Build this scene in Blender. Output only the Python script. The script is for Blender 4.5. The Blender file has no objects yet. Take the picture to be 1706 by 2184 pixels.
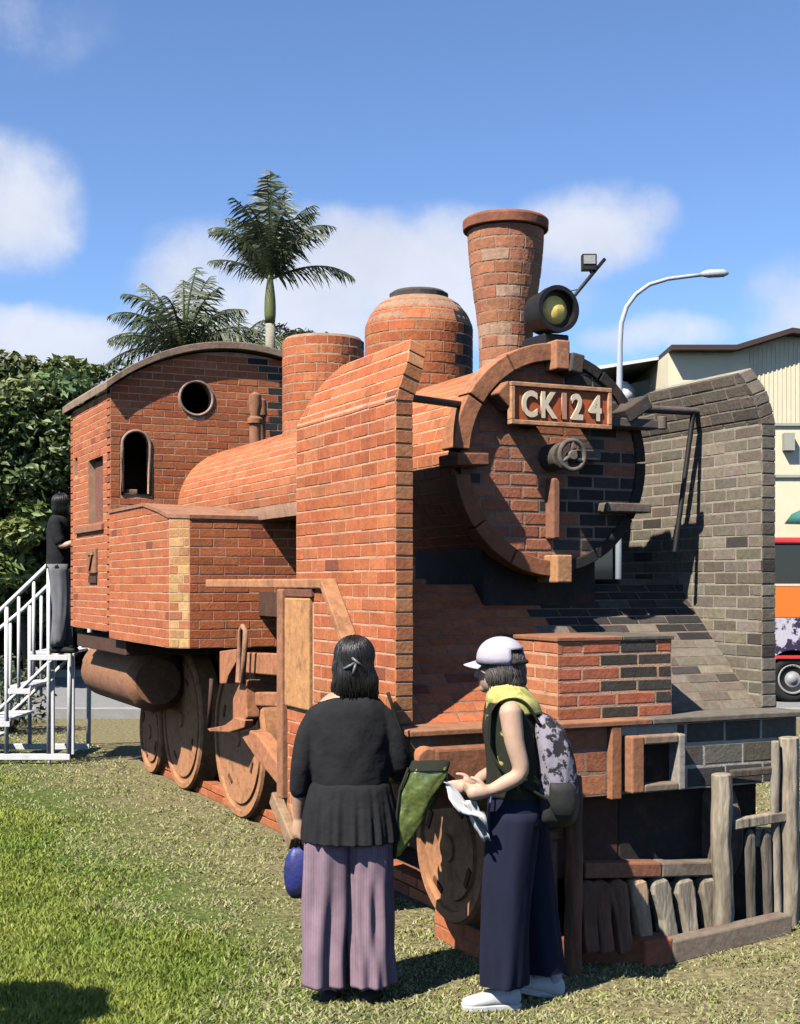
import bpy, math, random
import numpy as np
from mathutils import Vector, Matrix, Quaternion
from mathutils.geometry import tessellate_polygon

random.seed(7)
RNG = np.random.default_rng(11)
SC = bpy.context.scene
COL = SC.collection
PI = math.pi

# ------------------------------------------------------------------ camera, sky, sun, exposure
CAM_H = 1.83
YAW = math.radians(25.0)
CS, SN = math.cos(YAW), math.sin(YAW)
FPX, CXP, HOR = 2874.0, 853.0, 1243.0          # focal length, centre column and horizon row of the 1706 px wide photograph
cam_d = bpy.data.cameras.new('camera')
cam = bpy.data.objects.new('camera', cam_d)
COL.objects.link(cam)
cam.location = (0, 0, CAM_H)
cam.rotation_euler = (PI / 2, 0, -YAW)
cam_d.sensor_fit = 'HORIZONTAL'
cam_d.sensor_width = 36.0
cam_d.lens = 36.0 * FPX / 1706.0
cam_d.shift_y = (HOR - 1092.0) / 1706.0
cam_d.clip_end = 3000
SC.camera = cam

SUN_L = Vector((1.0, 0.44, -1.34)).normalized()
SUN_EL = math.asin(-SUN_L.z)
SUN_AZ = math.atan2(-SUN_L.x, -SUN_L.y)


def ray(px, py):
    u = (px - CXP) / FPX
    return Vector((u * CS + SN, -u * SN + CS, (HOR - py) / FPX))


def onX(px, py, X):
    r = ray(px, py)
    return Vector((0, 0, CAM_H)) + r * (X / r.x)


def onY(px, py, Y):
    r = ray(px, py)
    return Vector((0, 0, CAM_H)) + r * (Y / r.y)


def onZ(px, py, z=0.0):
    r = ray(px, py)
    return Vector((0, 0, CAM_H)) + r * ((z - CAM_H) / r.z)


def at(px, py, depth):
    return Vector((0, 0, CAM_H)) + ray(px, py) * depth


w = bpy.data.worlds.new('World')
SC.world = w
w.use_nodes = True
nt = w.node_tree
nt.nodes.clear()
N = nt.nodes.new
LK = nt.links.new


def wmath(op, a, b=None, c=None, clamp=False):
    n = N('ShaderNodeMath')
    n.operation = op
    n.use_clamp = clamp
    for i, v in enumerate((a, b, c)):
        if v is None:
            continue
        if isinstance(v, (int, float)):
            n.inputs[i].default_value = v
        else:
            LK(v, n.inputs[i])
    return n.outputs[0]


def wdot(a, vec):
    n = N('ShaderNodeVectorMath')
    n.operation = 'DOT_PRODUCT'
    LK(a, n.inputs[0])
    n.inputs[1].default_value = vec
    return n.outputs['Value']


out = N('ShaderNodeOutputWorld')
bg = N('ShaderNodeBackground')
sky = N('ShaderNodeTexSky')
sky.sky_type = 'NISHITA'
sky.sun_disc = False
sky.sun_elevation = SUN_EL
sky.sun_rotation = SUN_AZ % (2 * PI)
sky.altitude = 1200
sky.air_density = 1.0
sky.dust_density = 0.15
sky.ozone_density = 4.5
bg.inputs['Strength'].default_value = 0.050
tc = N('ShaderNodeTexCoord')
nz = N('ShaderNodeTexNoise')
nz.inputs['Scale'].default_value = 9.0
nz.inputs['Detail'].default_value = 5.0
nz.inputs['Roughness'].default_value = 0.55
LK(tc.outputs['Generated'], nz.inputs['Vector'])
warp = N('ShaderNodeVectorMath')
warp.operation = 'MULTIPLY_ADD'
LK(nz.outputs['Color'], warp.inputs[0])
warp.inputs[1].default_value = (0.075, 0.075, 0.05)
LK(tc.outputs['Generated'], warp.inputs[2])
dsp = N('ShaderNodeVectorMath')
dsp.operation = 'ADD'
LK(warp.outputs[0], dsp.inputs[0])
dsp.inputs[1].default_value = (-0.0375, -0.0375, -0.025)
D = dsp.outputs[0]
dens = None
# drifting cumulus: centre, half width, half height (pixels of the photograph), weight
for (px, py, hw, hh, wt) in ((0, 440, 185, 165, .75), (30, 50, 210, 120, .38), (110, 745, 260, 95, 1.0),
                             (780, 620, 520, 170, 1.0), (1250, 500, 190, 125, .95), (1010, 550, 300, 130, .8), (450, 590, 190, 120, .7), (640, 690, 420, 90, 1.0),
                             (1400, 725, 170, 48, .8), (1660, 660, 120, 140, .5), (1620, 705, 130, 50, .5),
                             (-500, 300, 300, 160, .8), (2300, 420, 380, 150, .8), (-900, 700, 400, 120, .8), (2700, 760, 500, 90, .8)):
    c = ray(px, py).normalized()
    t1 = c.cross(Vector((0, 0, 1))).normalized()
    t2 = t1.cross(c).normalized()
    a = wmath('MULTIPLY', wdot(D, t1), FPX / hw)
    b = wmath('MULTIPLY', wdot(D, t2), FPX / hh)
    r2 = wmath('ADD', wmath('MULTIPLY', a, a), wmath('MULTIPLY', b, b))
    q = wmath('SUBTRACT', 1.0, r2, clamp=True)
    fr = wmath('GREATER_THAN', wdot(D, c), 0.0)
    q = wmath('MULTIPLY', wmath('MULTIPLY', q, fr), wt)
    dens = q if dens is None else wmath('MAXIMUM', dens, q)
nz2 = N('ShaderNodeTexNoise')
nz2.inputs['Scale'].default_value = 2.2
nz2.inputs['Detail'].default_value = 8.0
LK(D, nz2.inputs['Vector'])
gen = wmath('MULTIPLY', wmath('SUBTRACT', nz2.outputs['Fac'], 0.60, clamp=True), 2.2)
dens = wmath('MAXIMUM', dens, gen)
nz4 = N('ShaderNodeTexNoise')
nz4.inputs['Scale'].default_value = 11.0
nz4.inputs['Detail'].default_value = 9.0
nz4.inputs['Roughness'].default_value = 0.62
LK(tc.outputs['Generated'], nz4.inputs['Vector'])
core = wmath('MULTIPLY', dens, 3.0, clamp=True)
dens = wmath('ADD', dens, wmath('MULTIPLY', wmath('MULTIPLY', wmath('SUBTRACT', nz4.outputs['Fac'], 0.5), 1.5), core))
mr = N('ShaderNodeMapRange')
mr.interpolation_type = 'SMOOTHSTEP'
mr.inputs['From Min'].default_value = 0.02
mr.inputs['From Max'].default_value = 0.95
mr.inputs['To Max'].default_value = 0.80
LK(dens, mr.inputs['Value'])
nz3 = N('ShaderNodeTexNoise')
nz3.inputs['Scale'].default_value = 14.0
nz3.inputs['Detail'].default_value = 6.0
LK(D, nz3.inputs['Vector'])
cmix = N('ShaderNodeMix')
cmix.data_type = 'RGBA'
LK(nz3.outputs['Fac'], cmix.inputs['Factor'])
cmix.inputs['A'].default_value = (5.4, 5.6, 6.3, 1)
cmix.inputs['B'].default_value = (9.0, 9.0, 9.3, 1)
smix = N('ShaderNodeMix')
smix.data_type = 'RGBA'
LK(mr.outputs['Result'], smix.inputs['Factor'])
tint = N('ShaderNodeMix')
tint.data_type = 'RGBA'
tint.blend_type = 'MULTIPLY'
tint.inputs['Factor'].default_value = 1.0
LK(sky.outputs['Color'], tint.inputs['A'])
tint.inputs['B'].default_value = (1.34, 1.42, 1.57, 1)
LK(tint.outputs['Result'], smix.inputs['A'])
LK(cmix.outputs['Result'], smix.inputs['B'])
LK(smix.outputs['Result'], bg.inputs['Color'])
LK(bg.outputs['Background'], out.inputs['Surface'])

sun_d = bpy.data.lights.new('sun', 'SUN')
sun_d.energy = 5.0
sun_d.angle = math.radians(0.53)
sun_d.color = (1.0, 0.93, 0.82)
sun = bpy.data.objects.new('sun', sun_d)
COL.objects.link(sun)
sun.rotation_euler = SUN_L.to_track_quat('-Z', 'Y').to_euler()
sun.location = (-10, -4, 20)

SC.view_settings.view_transform = 'Standard'
SC.view_settings.look = 'None'
SC.view_settings.exposure = 1.27
SC.view_settings.gamma = 1.0
SC.cycles.max_bounces = 6
SC.cycles.diffuse_bounces = 0
SC.cycles.use_adaptive_sampling = True
SC.cycles.adaptive_threshold = 0.03
SC.cycles.use_denoising = True

# ------------------------------------------------------------------ materials
MATS = {}
ALB = 0.515        # the exposure above is raised for the deep shade, so base colours sit lower


def mat(name, color=None, rough=0.85, attr=False, grain=30.0, amount=0.3, bump=0.15, bscale=80.0, blotch=0.0, blotch_col=(0.03, 0.027, 0.025),
        blotch_scale=2.2, metal=0.0, transl=0.0, stretch=None, spec=0.3, thr=(.52, .72)):
    """procedural material: colour (fixed or from the 'col' attribute) x noise grain, optional stains, bump"""
    m = bpy.data.materials.new(name)
    m.use_nodes = True
    t = m.node_tree
    b = t.nodes['Principled BSDF']
    L = t.links.new
    tcn = t.nodes.new('ShaderNodeTexCoord')
    vec = tcn.outputs['Object']
    if stretch:
        mp = t.nodes.new('ShaderNodeMapping')
        mp.inputs['Scale'].default_value = stretch
        L(vec, mp.inputs['Vector'])
        vec = mp.outputs['Vector']
    if attr:
        a = t.nodes.new('ShaderNodeAttribute')
        a.attribute_name = 'col'
        src = a.outputs['Color']
    else:
        r = t.nodes.new('ShaderNodeRGB')
        r.outputs[0].default_value = (*color, 1)
        src = r.outputs[0]
    n = t.nodes.new('ShaderNodeTexNoise')
    n.inputs['Scale'].default_value = grain
    n.inputs['Detail'].default_value = 3
    n.inputs['Roughness'].default_value = 0.65
    L(vec, n.inputs['Vector'])
    mrn = t.nodes.new('ShaderNodeMapRange')
    mrn.inputs['From Min'].default_value = 0.25
    mrn.inputs['From Max'].default_value = 0.75
    mrn.inputs['To Min'].default_value = (1.0 - amount) * ALB
    mrn.inputs['To Max'].default_value = (1.0 + amount) * ALB
    L(n.outputs['Fac'], mrn.inputs['Value'])
    mul = t.nodes.new('ShaderNodeVectorMath')
    mul.operation = 'SCALE'
    L(src, mul.inputs[0])
    L(mrn.outputs['Result'], mul.inputs['Scale'])
    c = mul.outputs[0]
    if blotch > 0:
        n2 = t.nodes.new('ShaderNodeTexNoise')
        n2.inputs['Scale'].default_value = blotch_scale
        n2.inputs['Detail'].default_value = 4
        n2.inputs['Roughness'].default_value = 0.7
        L(vec, n2.inputs['Vector'])
        mr2 = t.nodes.new('ShaderNodeMapRange')
        mr2.inputs['From Min'].default_value = thr[0]
        mr2.inputs['From Max'].default_value = thr[1]
        mr2.inputs['To Max'].default_value = blotch
        L(n2.outputs['Fac'], mr2.inputs['Value'])
        mx = t.nodes.new('ShaderNodeMix')
        mx.data_type = 'RGBA'
        L(mr2.outputs['Result'], mx.inputs['Factor'])
        L(c, mx.inputs['A'])
        mx.inputs['B'].default_value = (*[ALB * k_ for k_ in blotch_col], 1)
        c = mx.outputs['Result']
    L(c, b.inputs['Base Color'])
    b.inputs['Roughness'].default_value = rough
    b.inputs['Metallic'].default_value = metal
    b.inputs['Specular IOR Level'].default_value = spec
    if bump > 0:
        n3 = t.nodes.new('ShaderNodeTexNoise')
        n3.inputs['Scale'].default_value = bscale
        n3.inputs['Detail'].default_value = 2
        L(vec, n3.inputs['Vector'])
        bp = t.nodes.new('ShaderNodeBump')
        bp.inputs['Strength'].default_value = bump
        bp.inputs['Distance'].default_value = 0.01
        L(n3.outputs['Fac'], bp.inputs['Height'])
        L(bp.outputs['Normal'], b.inputs['Normal'])
    if transl > 0:
        tr = t.nodes.new('ShaderNodeBsdfTranslucent')
        L(c, tr.inputs['Color'])
        ms = t.nodes.new('ShaderNodeMixShader')
        ms.inputs['Fac'].default_value = transl
        L(b.outputs[0], ms.inputs[1])
        L(tr.outputs[0], ms.inputs[2])
        L(ms.outputs[0], t.nodes['Material Output'].inputs['Surface'])
    MATS[name] = m
    return m


mat('brick', attr=True, rough=0.9, grain=26, amount=0.26, bump=0.28, bscale=60, blotch=0.40, blotch_col=(.20, .10, .06), blotch_scale=4.5)
mat('mortar', attr=True, rough=0.95, grain=14, amount=0.22, bump=0.4, bscale=120, blotch=0.5, blotch_col=(.16, .10, .07), blotch_scale=5)
mat('terracotta', attr=True, rough=0.92, grain=24, amount=0.26, bump=0.3, bscale=38, blotch=0.45, blotch_col=(.16, .075, .045), blotch_scale=7.0, thr=(.50, .66))
mat('dark_metal', (.018, .017, .018), rough=0.55, amount=0.3, bump=0.1)
mat('steel', (.95, .95, .94), rough=0.45, amount=0.08, bump=0.03, blotch=0.25, blotch_col=(.34, .33, .31), blotch_scale=6)
mat('lens', (1.35, .95, .25), rough=0.3, amount=0.35, grain=18, bump=0.0, spec=0.25)
mat('plate_red', (.62, .14, .045), rough=0.7, amount=0.25, grain=20)
mat('letter', (1.0, .84, .60), rough=0.7, amount=0.12, bump=0.05)
mat('letter_pink', (.70, .36, .24), rough=0.7, amount=0.12, bump=0.05)
mat('grass_blade', attr=True, rough=0.7, amount=0.12, bump=0, transl=0.35)
mat('leaf', attr=True, rough=0.5, amount=0.15, bump=0, transl=0.25, spec=0.5)
mat('bark', (.16, .12, .085), rough=0.95, amount=0.4, bump=0.6, bscale=25, stretch=(1, 1, .25))
mat('palm_bark', (.42, .39, .30), rough=0.9, amount=0.3, bump=0.3, bscale=14, stretch=(.3, .3, 2))
mat('skin', (.62, .38, .26), rough=0.55, amount=0.08, bump=0.04)
mat('skin_pale', (.68, .45, .32), rough=0.55, amount=0.08, bump=0.04)
mat('hair_black', (.012, .010, .010), rough=0.45, amount=0.5, grain=30, bump=0.3, bscale=60, stretch=(1.5, 1.5, .12), spec=0.4)
mat('hair_grey', (.11, .095, .088), rough=0.5, amount=0.6, grain=40, bump=0.5, bscale=70, stretch=(1, 1, .25))
mat('cloth_black', (.026, .026, .029), rough=0.95, amount=0.25, grain=9, bump=0.8, bscale=16, spec=.15)
mat('cloth_navy', (.017, .020, .045), rough=0.9, amount=0.25, grain=8, bump=0.6, bscale=14, stretch=(1, 1, .3), spec=.15)
mat('cloth_grey', (.22, .22, .24), rough=0.9, amount=0.2, grain=8, bump=0.2, bscale=14)
mat('cap_white', (.60, .57, .65), rough=0.85, amount=0.06, bump=0.15, bscale=60)
mat('shoe_white', (.70, .70, .69), rough=0.6, amount=0.1, bump=0.12, bscale=40, blotch=0.25, blotch_col=(.35, .35, .36), blotch_scale=12)
mat('sole_dark', (.03, .028, .027), rough=0.8, amount=0.2)
mat('bag_blue', (.030, .038, .22), rough=0.5, amount=0.4, bump=0.4, bscale=25, spec=.4, blotch=.9, blotch_col=(.015, .016, .03), blotch_scale=8, thr=(.44, .6))
mat('paper', (.76, .76, .76), rough=0.7, amount=0.04, bump=0.1, bscale=18)
mat('vest', (.022, .026, .014), rough=0.9, amount=0.3, bump=0.15, bscale=25, blotch=0.95, blotch_col=(.62, .56, .16), blotch_scale=12, thr=(.60, .66))
mat('vest_yellow', (.66, .62, .20), rough=0.9, amount=0.3, bump=0.15, bscale=25, blotch=0.8, blotch_col=(.30, .28, .06), blotch_scale=16)
mat('strap', (.02, .024, .014), rough=0.9, amount=0.2)
mat('bag_green', (.16, .20, .06), rough=0.25, amount=0.6, grain=14, bump=1.0, bscale=18, blotch=0.85, blotch_col=(.03, .04, .016), blotch_scale=12, spec=.7)
mat('camo', (.36, .33, .40), rough=0.8, amount=0.15, bump=0.2, bscale=20, blotch=1.0, blotch_col=(.022, .02, .026), blotch_scale=13, thr=(.47, .51))
mat('bag_black', (.022, .023, .024), rough=0.7, amount=0.3, bump=0.2, bscale=30)
mat('asphalt', (.30, .30, .30), rough=0.9, amount=0.15, grain=6, bump=0.2)
mat('kerb', (.42, .41, .39), rough=0.9, amount=0.15, grain=6, bump=0.2)
mat('cream_wall', (1.05, .93, .66), rough=0.7, amount=0.05, grain=3, bump=0.02, blotch=.2, blotch_col=(.5, .43, .3), blotch_scale=.5)
mat('grey_wall', (.5, .5, .43), rough=0.8, amount=0.08, grain=3, bump=0.02)
mat('roof_brown', (.075, .045, .035), rough=0.7, amount=0.1)
mat('roof_white', (1.1, 1.1, 1.08), rough=0.6, amount=0.08)
mat('window_dark', (.02, .024, .028), rough=0.08, amount=0.1, bump=0, spec=.6)
mat('pole_white', (.62, .66, .72), rough=0.4, amount=0.05, bump=0)
mat('bus_orange', (1.1, .26, .03), rough=0.3, amount=0.05, bump=0, spec=.5)
mat('bus_red', (.85, .06, .07), rough=0.3, amount=0.1, bump=0, spec=.5)
mat('bus_graphic', (.74, .70, .80), rough=0.3, amount=0.1, bump=0, blotch=1.0, blotch_col=(.05, .03, .09), blotch_scale=3.2, spec=.5, thr=(.5, .54))
mat('clip_grey', (.22, .22, .24), rough=.35, amount=.1, bump=0)
mat('tyre', (.02, .02, .02), rough=0.85, amount=0.2)
mat('hub_white', (.45, .45, .45), rough=0.5, amount=0.1)
mat('wood_grey', attr=True, rough=0.95, grain=20, amount=0.5, bump=1.0, bscale=36, stretch=(1, 1, .22), blotch=.7, blotch_col=(.10, .08, .06), blotch_scale=9, thr=(.46, .66))
mat('umbrella_teal', (.05, .22, .2), rough=.6, amount=.1, bump=0)

mm = mat('trousers_mauve', (.33, .225, .275), rough=0.9, amount=0.2, grain=10, bump=0.2, bscale=14)
# fine woven stripes running down the cloth
t = mm.node_tree
wv = t.nodes.new('ShaderNodeTexWave')
wv.wave_type = 'BANDS'
wv.bands_direction = 'X'
wv.inputs['Scale'].default_value = 26
wv.inputs['Distortion'].default_value = 1.2
wv.inputs['Detail'].default_value = 2
tcn = t.nodes.new('ShaderNodeTexCoord')
t.links.new(tcn.outputs['Object'], wv.inputs['Vector'])
bs = t.nodes['Principled BSDF']
old = bs.inputs['Base Color'].links[0].from_socket
mx = t.nodes.new('ShaderNodeMix')
mx.data_type = 'RGBA'
mx.blend_type = 'MULTIPLY'
mrr = t.nodes.new('ShaderNodeMapRange')
mrr.inputs['From Min'].default_value = .55
mrr.inputs['To Max'].default_value = .35
t.links.new(wv.outputs['Fac'], mrr.inputs['Value'])
t.links.new(mrr.outputs['Result'], mx.inputs['Factor'])
t.links.new(old, mx.inputs['A'])
mx.inputs['B'].default_value = (.55, .5, .6, 1)
t.links.new(mx.outputs['Result'], bs.inputs['Base Color'])

# ground: turf soil, worn and dry along the locomotive
gm = bpy.data.materials.new('turf')
gm.use_nodes = True
t = gm.node_tree
bs = t.nodes['Principled BSDF']
bs.inputs['Roughness'].default_value = 1.0
bs.inputs['Specular IOR Level'].default_value = 0.1
geo = t.nodes.new('ShaderNodeNewGeometry')
n1 = t.nodes.new('ShaderNodeTexNoise'); n1.inputs['Scale'].default_value = 26; n1.inputs['Detail'].default_value = 8
n2 = t.nodes.new('ShaderNodeTexNoise'); n2.inputs['Scale'].default_value = .9; n2.inputs['Detail'].default_value = 6
for n_ in (n1, n2):
    t.links.new(geo.outputs['Position'], n_.inputs['Vector'])
sx = t.nodes.new('ShaderNodeSeparateXYZ'); t.links.new(geo.outputs['Position'], sx.inputs[0])
ad = t.nodes.new('ShaderNodeMath'); ad.operation = 'MULTIPLY_ADD'
t.links.new(n2.outputs['Fac'], ad.inputs[0]); ad.inputs[1].default_value = 1.6; t.links.new(sx.outputs['X'], ad.inputs[2])
mr1 = t.nodes.new('ShaderNodeMapRange'); mr1.inputs['From Min'].default_value = 2.75; mr1.inputs['From Max'].default_value = 3.8
t.links.new(ad.outputs[0], mr1.inputs['Value'])
g1 = t.nodes.new('ShaderNodeMix'); g1.data_type = 'RGBA'
g1.inputs['A'].default_value = (.056, .088, .016, 1); g1.inputs['B'].default_value = (.148, .127, .068, 1)
t.links.new(mr1.outputs['Result'], g1.inputs['Factor'])
g2 = t.nodes.new('ShaderNodeMix'); g2.data_type = 'RGBA'; g2.blend_type = 'MULTIPLY'; g2.inputs['Factor'].default_value = .85
cr = t.nodes.new('ShaderNodeMapRange'); cr.inputs['From Min'].default_value = .3; cr.inputs['From Max'].default_value = .7
cr.inputs['To Min'].default_value = .35; cr.inputs['To Max'].default_value = 1.5
t.links.new(n1.outputs['Fac'], cr.inputs['Value'])
t.links.new(g1.outputs['Result'], g2.inputs['A']); t.links.new(cr.outputs['Result'], g2.inputs['B'])
t.links.new(g2.outputs['Result'], bs.inputs['Base Color'])
bp = t.nodes.new('ShaderNodeBump'); bp.inputs['Strength'].default_value = .8; bp.inputs['Distance'].default_value = .03
t.links.new(n1.outputs['Fac'], bp.inputs['Height']); t.links.new(bp.outputs['Normal'], bs.inputs['Normal'])
MATS['turf'] = gm

# ------------------------------------------------------------------ helpers
XF = [1.0]        # current size factor about the viewpoint: the body of the locomotive is laid out at 1:0.85


def xf(p):
    k = XF[0]
    return Vector((p[0] * k, p[1] * k, CAM_H + (p[2] - CAM_H) * k))



def props(o, label=None, cat=None, group=None, kind=None):
    if label: o['label'] = label
    if cat: o['category'] = cat
    if group: o['group'] = group
    if kind: o['kind'] = kind
    return o


def empty(name, loc, rotz=0.0):
    o = bpy.data.objects.new(name, None)
    o.empty_display_size = 0.2
    COL.objects.link(o)
    o.location = loc
    o.rotation_euler = (0, 0, rotz)
    return o


def set_parent(o, parent, local=False):
    """parent without moving: geometry written in world coordinates (local=False) or in the parent's frame (local=True)"""
    o.parent = parent
    if not local:
        chain = Matrix.Identity(4)
        p = parent
        while p is not None:
            chain = (Matrix.LocRotScale(p.location, p.rotation_euler, p.scale)) if p.parent is None else chain
            p = p.parent
        if parent.parent is None:
            o.matrix_parent_inverse = chain.inverted()


class MB:
    def __init__(self, col=(1, 1, 1)):
        self.v, self.f, self.c = [], [], []
        self.col = col

    def add(self, vs, fs, col=None):
        k = len(self.v)
        self.v += [tuple(p) for p in vs]
        self.f += [tuple(i + k for i in f) for f in fs]
        self.c += [col or self.col] * len(vs)
        return self

    def box(self, x0, x1, y0, y1, z0, z1, col=None, M=None):
        vs = [Vector((x, y, z)) for z in (z0, z1) for y in (y0, y1) for x in (x0, x1)]
        if M is not None:
            vs = [M @ p for p in vs]
        return self.add(vs, [(0, 2, 3, 1), (4, 5, 7, 6), (0, 1, 5, 4), (2, 6, 7, 3), (0, 4, 6, 2), (1, 3, 7, 5)], col)

    def bar(self, a, b, wd, th, up=(0, 0, 1), col=None):
        """square bar from a to b: wd across, th along up"""
        a, b = Vector(a), Vector(b)
        d = (b - a)
        L = d.length
        d.normalize()
        s = d.cross(Vector(up)).normalized()
        u = s.cross(d).normalized()
        M = Matrix((s, d, u)).transposed().to_4x4()
        M.translation = a
        return self.box(-wd / 2, wd / 2, 0, L, -th / 2, th / 2, col, M)

    def tube(self, pts, r, n=10, col=None, closed=False):
        pts = [Vector(p) for p in pts]
        m = len(pts)
        rs = r if isinstance(r, (list, tuple)) else [r] * m
        vs, fs = [], []
        ref = None
        for i, p in enumerate(pts):
            if closed:
                d = pts[(i + 1) % m] - pts[i - 1]
            else:
                d = pts[min(i + 1, m - 1)] - pts[max(i - 1, 0)]
            d.normalize()
            if ref is None:
                ref = Vector((0, 0, 1)) if abs(d.z) < .9 else Vector((1, 0, 0))
            s = d.cross(ref).normalized()
            u = s.cross(d).normalized()
            ref = u
            for k in range(n):
                a = 2 * PI * k / n
                vs.append(p + s * (math.cos(a) * rs[i]) + u * (math.sin(a) * rs[i]))
        for i in range(m if closed else m - 1):
            j = (i + 1) % m
            for k in range(n):
                k2 = (k + 1) % n
                fs.append((i * n + k, i * n + k2, j * n + k2, j * n + k))
        if not closed:
            fs.append(tuple(range(n - 1, -1, -1)))
            fs.append(tuple((m - 1) * n + k for k in range(n)))
        return self.add(vs, fs, col)

    def lathe(self, o, axis, prof, n=32, col=None, a0=0.0, a1=2 * PI, cap=True):
        """prof: (radius, height) pairs turned round axis at o"""
        o, axis = Vector(o), Vector(axis).normalized()
        s = axis.cross(Vector((0, 0, 1)) if abs(axis.z) < .9 else Vector((1, 0, 0))).normalized()
        u = axis.cross(s).normalized()
        full = abs(a1 - a0 - 2 * PI) < 1e-6
        nn = n if full else n + 1
        vs, fs = [], []
        for (r, h) in prof:
            for k in range(nn):
                a = a0 + (a1 - a0) * k / n
                vs.append(o + axis * h + s * (math.cos(a) * r) + u * (math.sin(a) * r))
        for i in range(len(prof) - 1):
            for k in range(n):
                k2 = (k + 1) % nn
                fs.append((i * nn + k, i * nn + k2, (i + 1) * nn + k2, (i + 1) * nn + k))
        if cap and full:
            if prof[0][0] > 1e-4: fs.append(tuple(range(nn - 1, -1, -1)))
            if prof[-1][0] > 1e-4: fs.append(tuple((len(prof) - 1) * nn + k for k in range(nn)))
        return self.add(vs, fs, col)

    def prism(self, poly, off, col=None):
        """planar polygon (3-D points) swept by off"""
        poly = [Vector(p) for p in poly]
        off = Vector(off)
        n = len(poly)
        vs = poly + [p + off for p in poly]
        nrm = Vector((0, 0, 0))
        for i in range(n):
            nrm += poly[i].cross(poly[(i + 1) % n])
        fl = nrm.dot(off) > 0
        fs = [tuple(range(n - 1, -1, -1)) if fl else tuple(range(n)), tuple(range(n, 2 * n)) if fl else tuple(range(2 * n - 1, n - 1, -1))]
        for i in range(n):
            j = (i + 1) % n
            fs.append((i, j, n + j, n + i) if fl else (j, i, n + i, n + j))
        return self.add(vs, fs, col)

    def holed(self, outer, holes, f, d0, d1, col=None):
        """plate with holes: outlines in (u, v), mapped by f(u, v, d), from depth d0 (back) to d1 (front)"""
        loops = [outer] + holes
        flat = [p for lp in loops for p in lp]
        tris = tessellate_polygon([[Vector((p[0], p[1], 0)) for p in lp] for lp in loops])
        n = len(flat)
        vs = [f(p[0], p[1], d1) for p in flat] + [f(p[0], p[1], d0) for p in flat]
        fs = [tuple(tr) for tr in tris] + [tuple(i + n for i in reversed(tr)) for tr in tris]
        k = 0
        for lp in loops:
            m = len(lp)
            for i in range(m):
                j = (i + 1) % m
                fs.append((k + i, k + j, n + k + j, n + k + i))
            k += m
        return self.add(vs, fs, col)

    def build(self, name, material, parent=None, smooth=False, bevel=0.0, local=False, auto=None, sub=0):
        me = bpy.data.meshes.new(name)
        me.from_pydata([xf(p) for p in self.v] if XF[0] != 1.0 else self.v, [], self.f)
        a = me.attributes.new('col', 'FLOAT_COLOR', 'POINT')
        arr = np.ones((len(self.v), 4), dtype=np.float32)
        arr[:, :3] = np.array(self.c, dtype=np.float32)
        a.data.foreach_set('color', arr.ravel())
        me.materials.append(MATS[material])
        if smooth:
            me.polygons.foreach_set('use_smooth', [True] * len(me.polygons))
            if auto:
                me.set_sharp_from_angle(angle=math.radians(auto))
        me.update()
        o = bpy.data.objects.new(name, me)
        COL.objects.link(o)
        if parent is not None:
            set_parent(o, parent, local)
        if bevel > 0:
            b = o.modifiers.new('bevel', 'BEVEL')
            b.width = bevel
            b.segments = 2
            b.limit_method = 'ANGLE'
            b.angle_limit = math.radians(40)
        if sub:
            s_ = o.modifiers.new('sub', 'SUBSURF')
            s_.levels = s_.render_levels = sub
        return o


def fix_normals(o):
    import bmesh
    bm = bmesh.new()
    bm.from_mesh(o.data)
    bmesh.ops.recalc_face_normals(bm, faces=bm.faces)
    bm.to_mesh(o.data)
    bm.free()
    return o


def smoothstep(a, b, x):
    t_ = min(1, max(0, (x - a) / (b - a)))
    return t_ * t_ * (3 - 2 * t_)


# ---- brickwork: courses of single bricks with recessed joints, mapped onto any surface f(u, v, d)
BR = []


def courses(part, f, v0, v1, spans, L=.215, H=.075, g=.010, proud=.0026, depth=.03, colfn=None, nseg=1, off=0.0, jit=.0016, c=.0024):
    n = max(1, round((v1 - v0) / H))
    H = (v1 - v0) / n
    for i in range(n):
        a = v0 + i * H + g / 2
        b = a + H - g
        A, B = spans(a + 1e-4), spans(b - 1e-4)
        if len(A) != len(B):
            A = B = spans((a + b) / 2)
        o = off + (0 if i % 2 else L / 2) + random.uniform(-.012, .012)
        for (a0, a1), (b0, b1) in zip(A, B):
            m0, m1 = (a0 + b0) / 2, (a1 + b1) / 2
            if m1 - m0 < .035:
                continue
            ks = range(int(math.floor((m0 - o) / L)), int(math.ceil((m1 - o) / L)) + 1)
            cuts = [m0] + [o + k * L + random.uniform(-.006, .006) for k in ks if m0 + .05 < o + k * L < m1 - .05] + [m1]
            for j in range(len(cuts) - 1):
                s0, s1 = cuts[j], cuts[j + 1]
                ua0, ub0 = (a0, b0) if j == 0 else (s0, s0)
                ua1, ub1 = (a1, b1) if j == len(cuts) - 2 else (s1, s1)
                gg = g * .36
                q = (ua0 + gg, ua1 - gg, ub1 - gg, ub0 + gg)
                if q[1] - q[0] < .012 and q[2] - q[3] < .012:
                    continue
                brick(part, f, q, a + random.uniform(-jit, jit), b + random.uniform(-jit, jit), proud + random.uniform(-.0014, .0014), depth, colfn, nseg, c)


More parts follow.
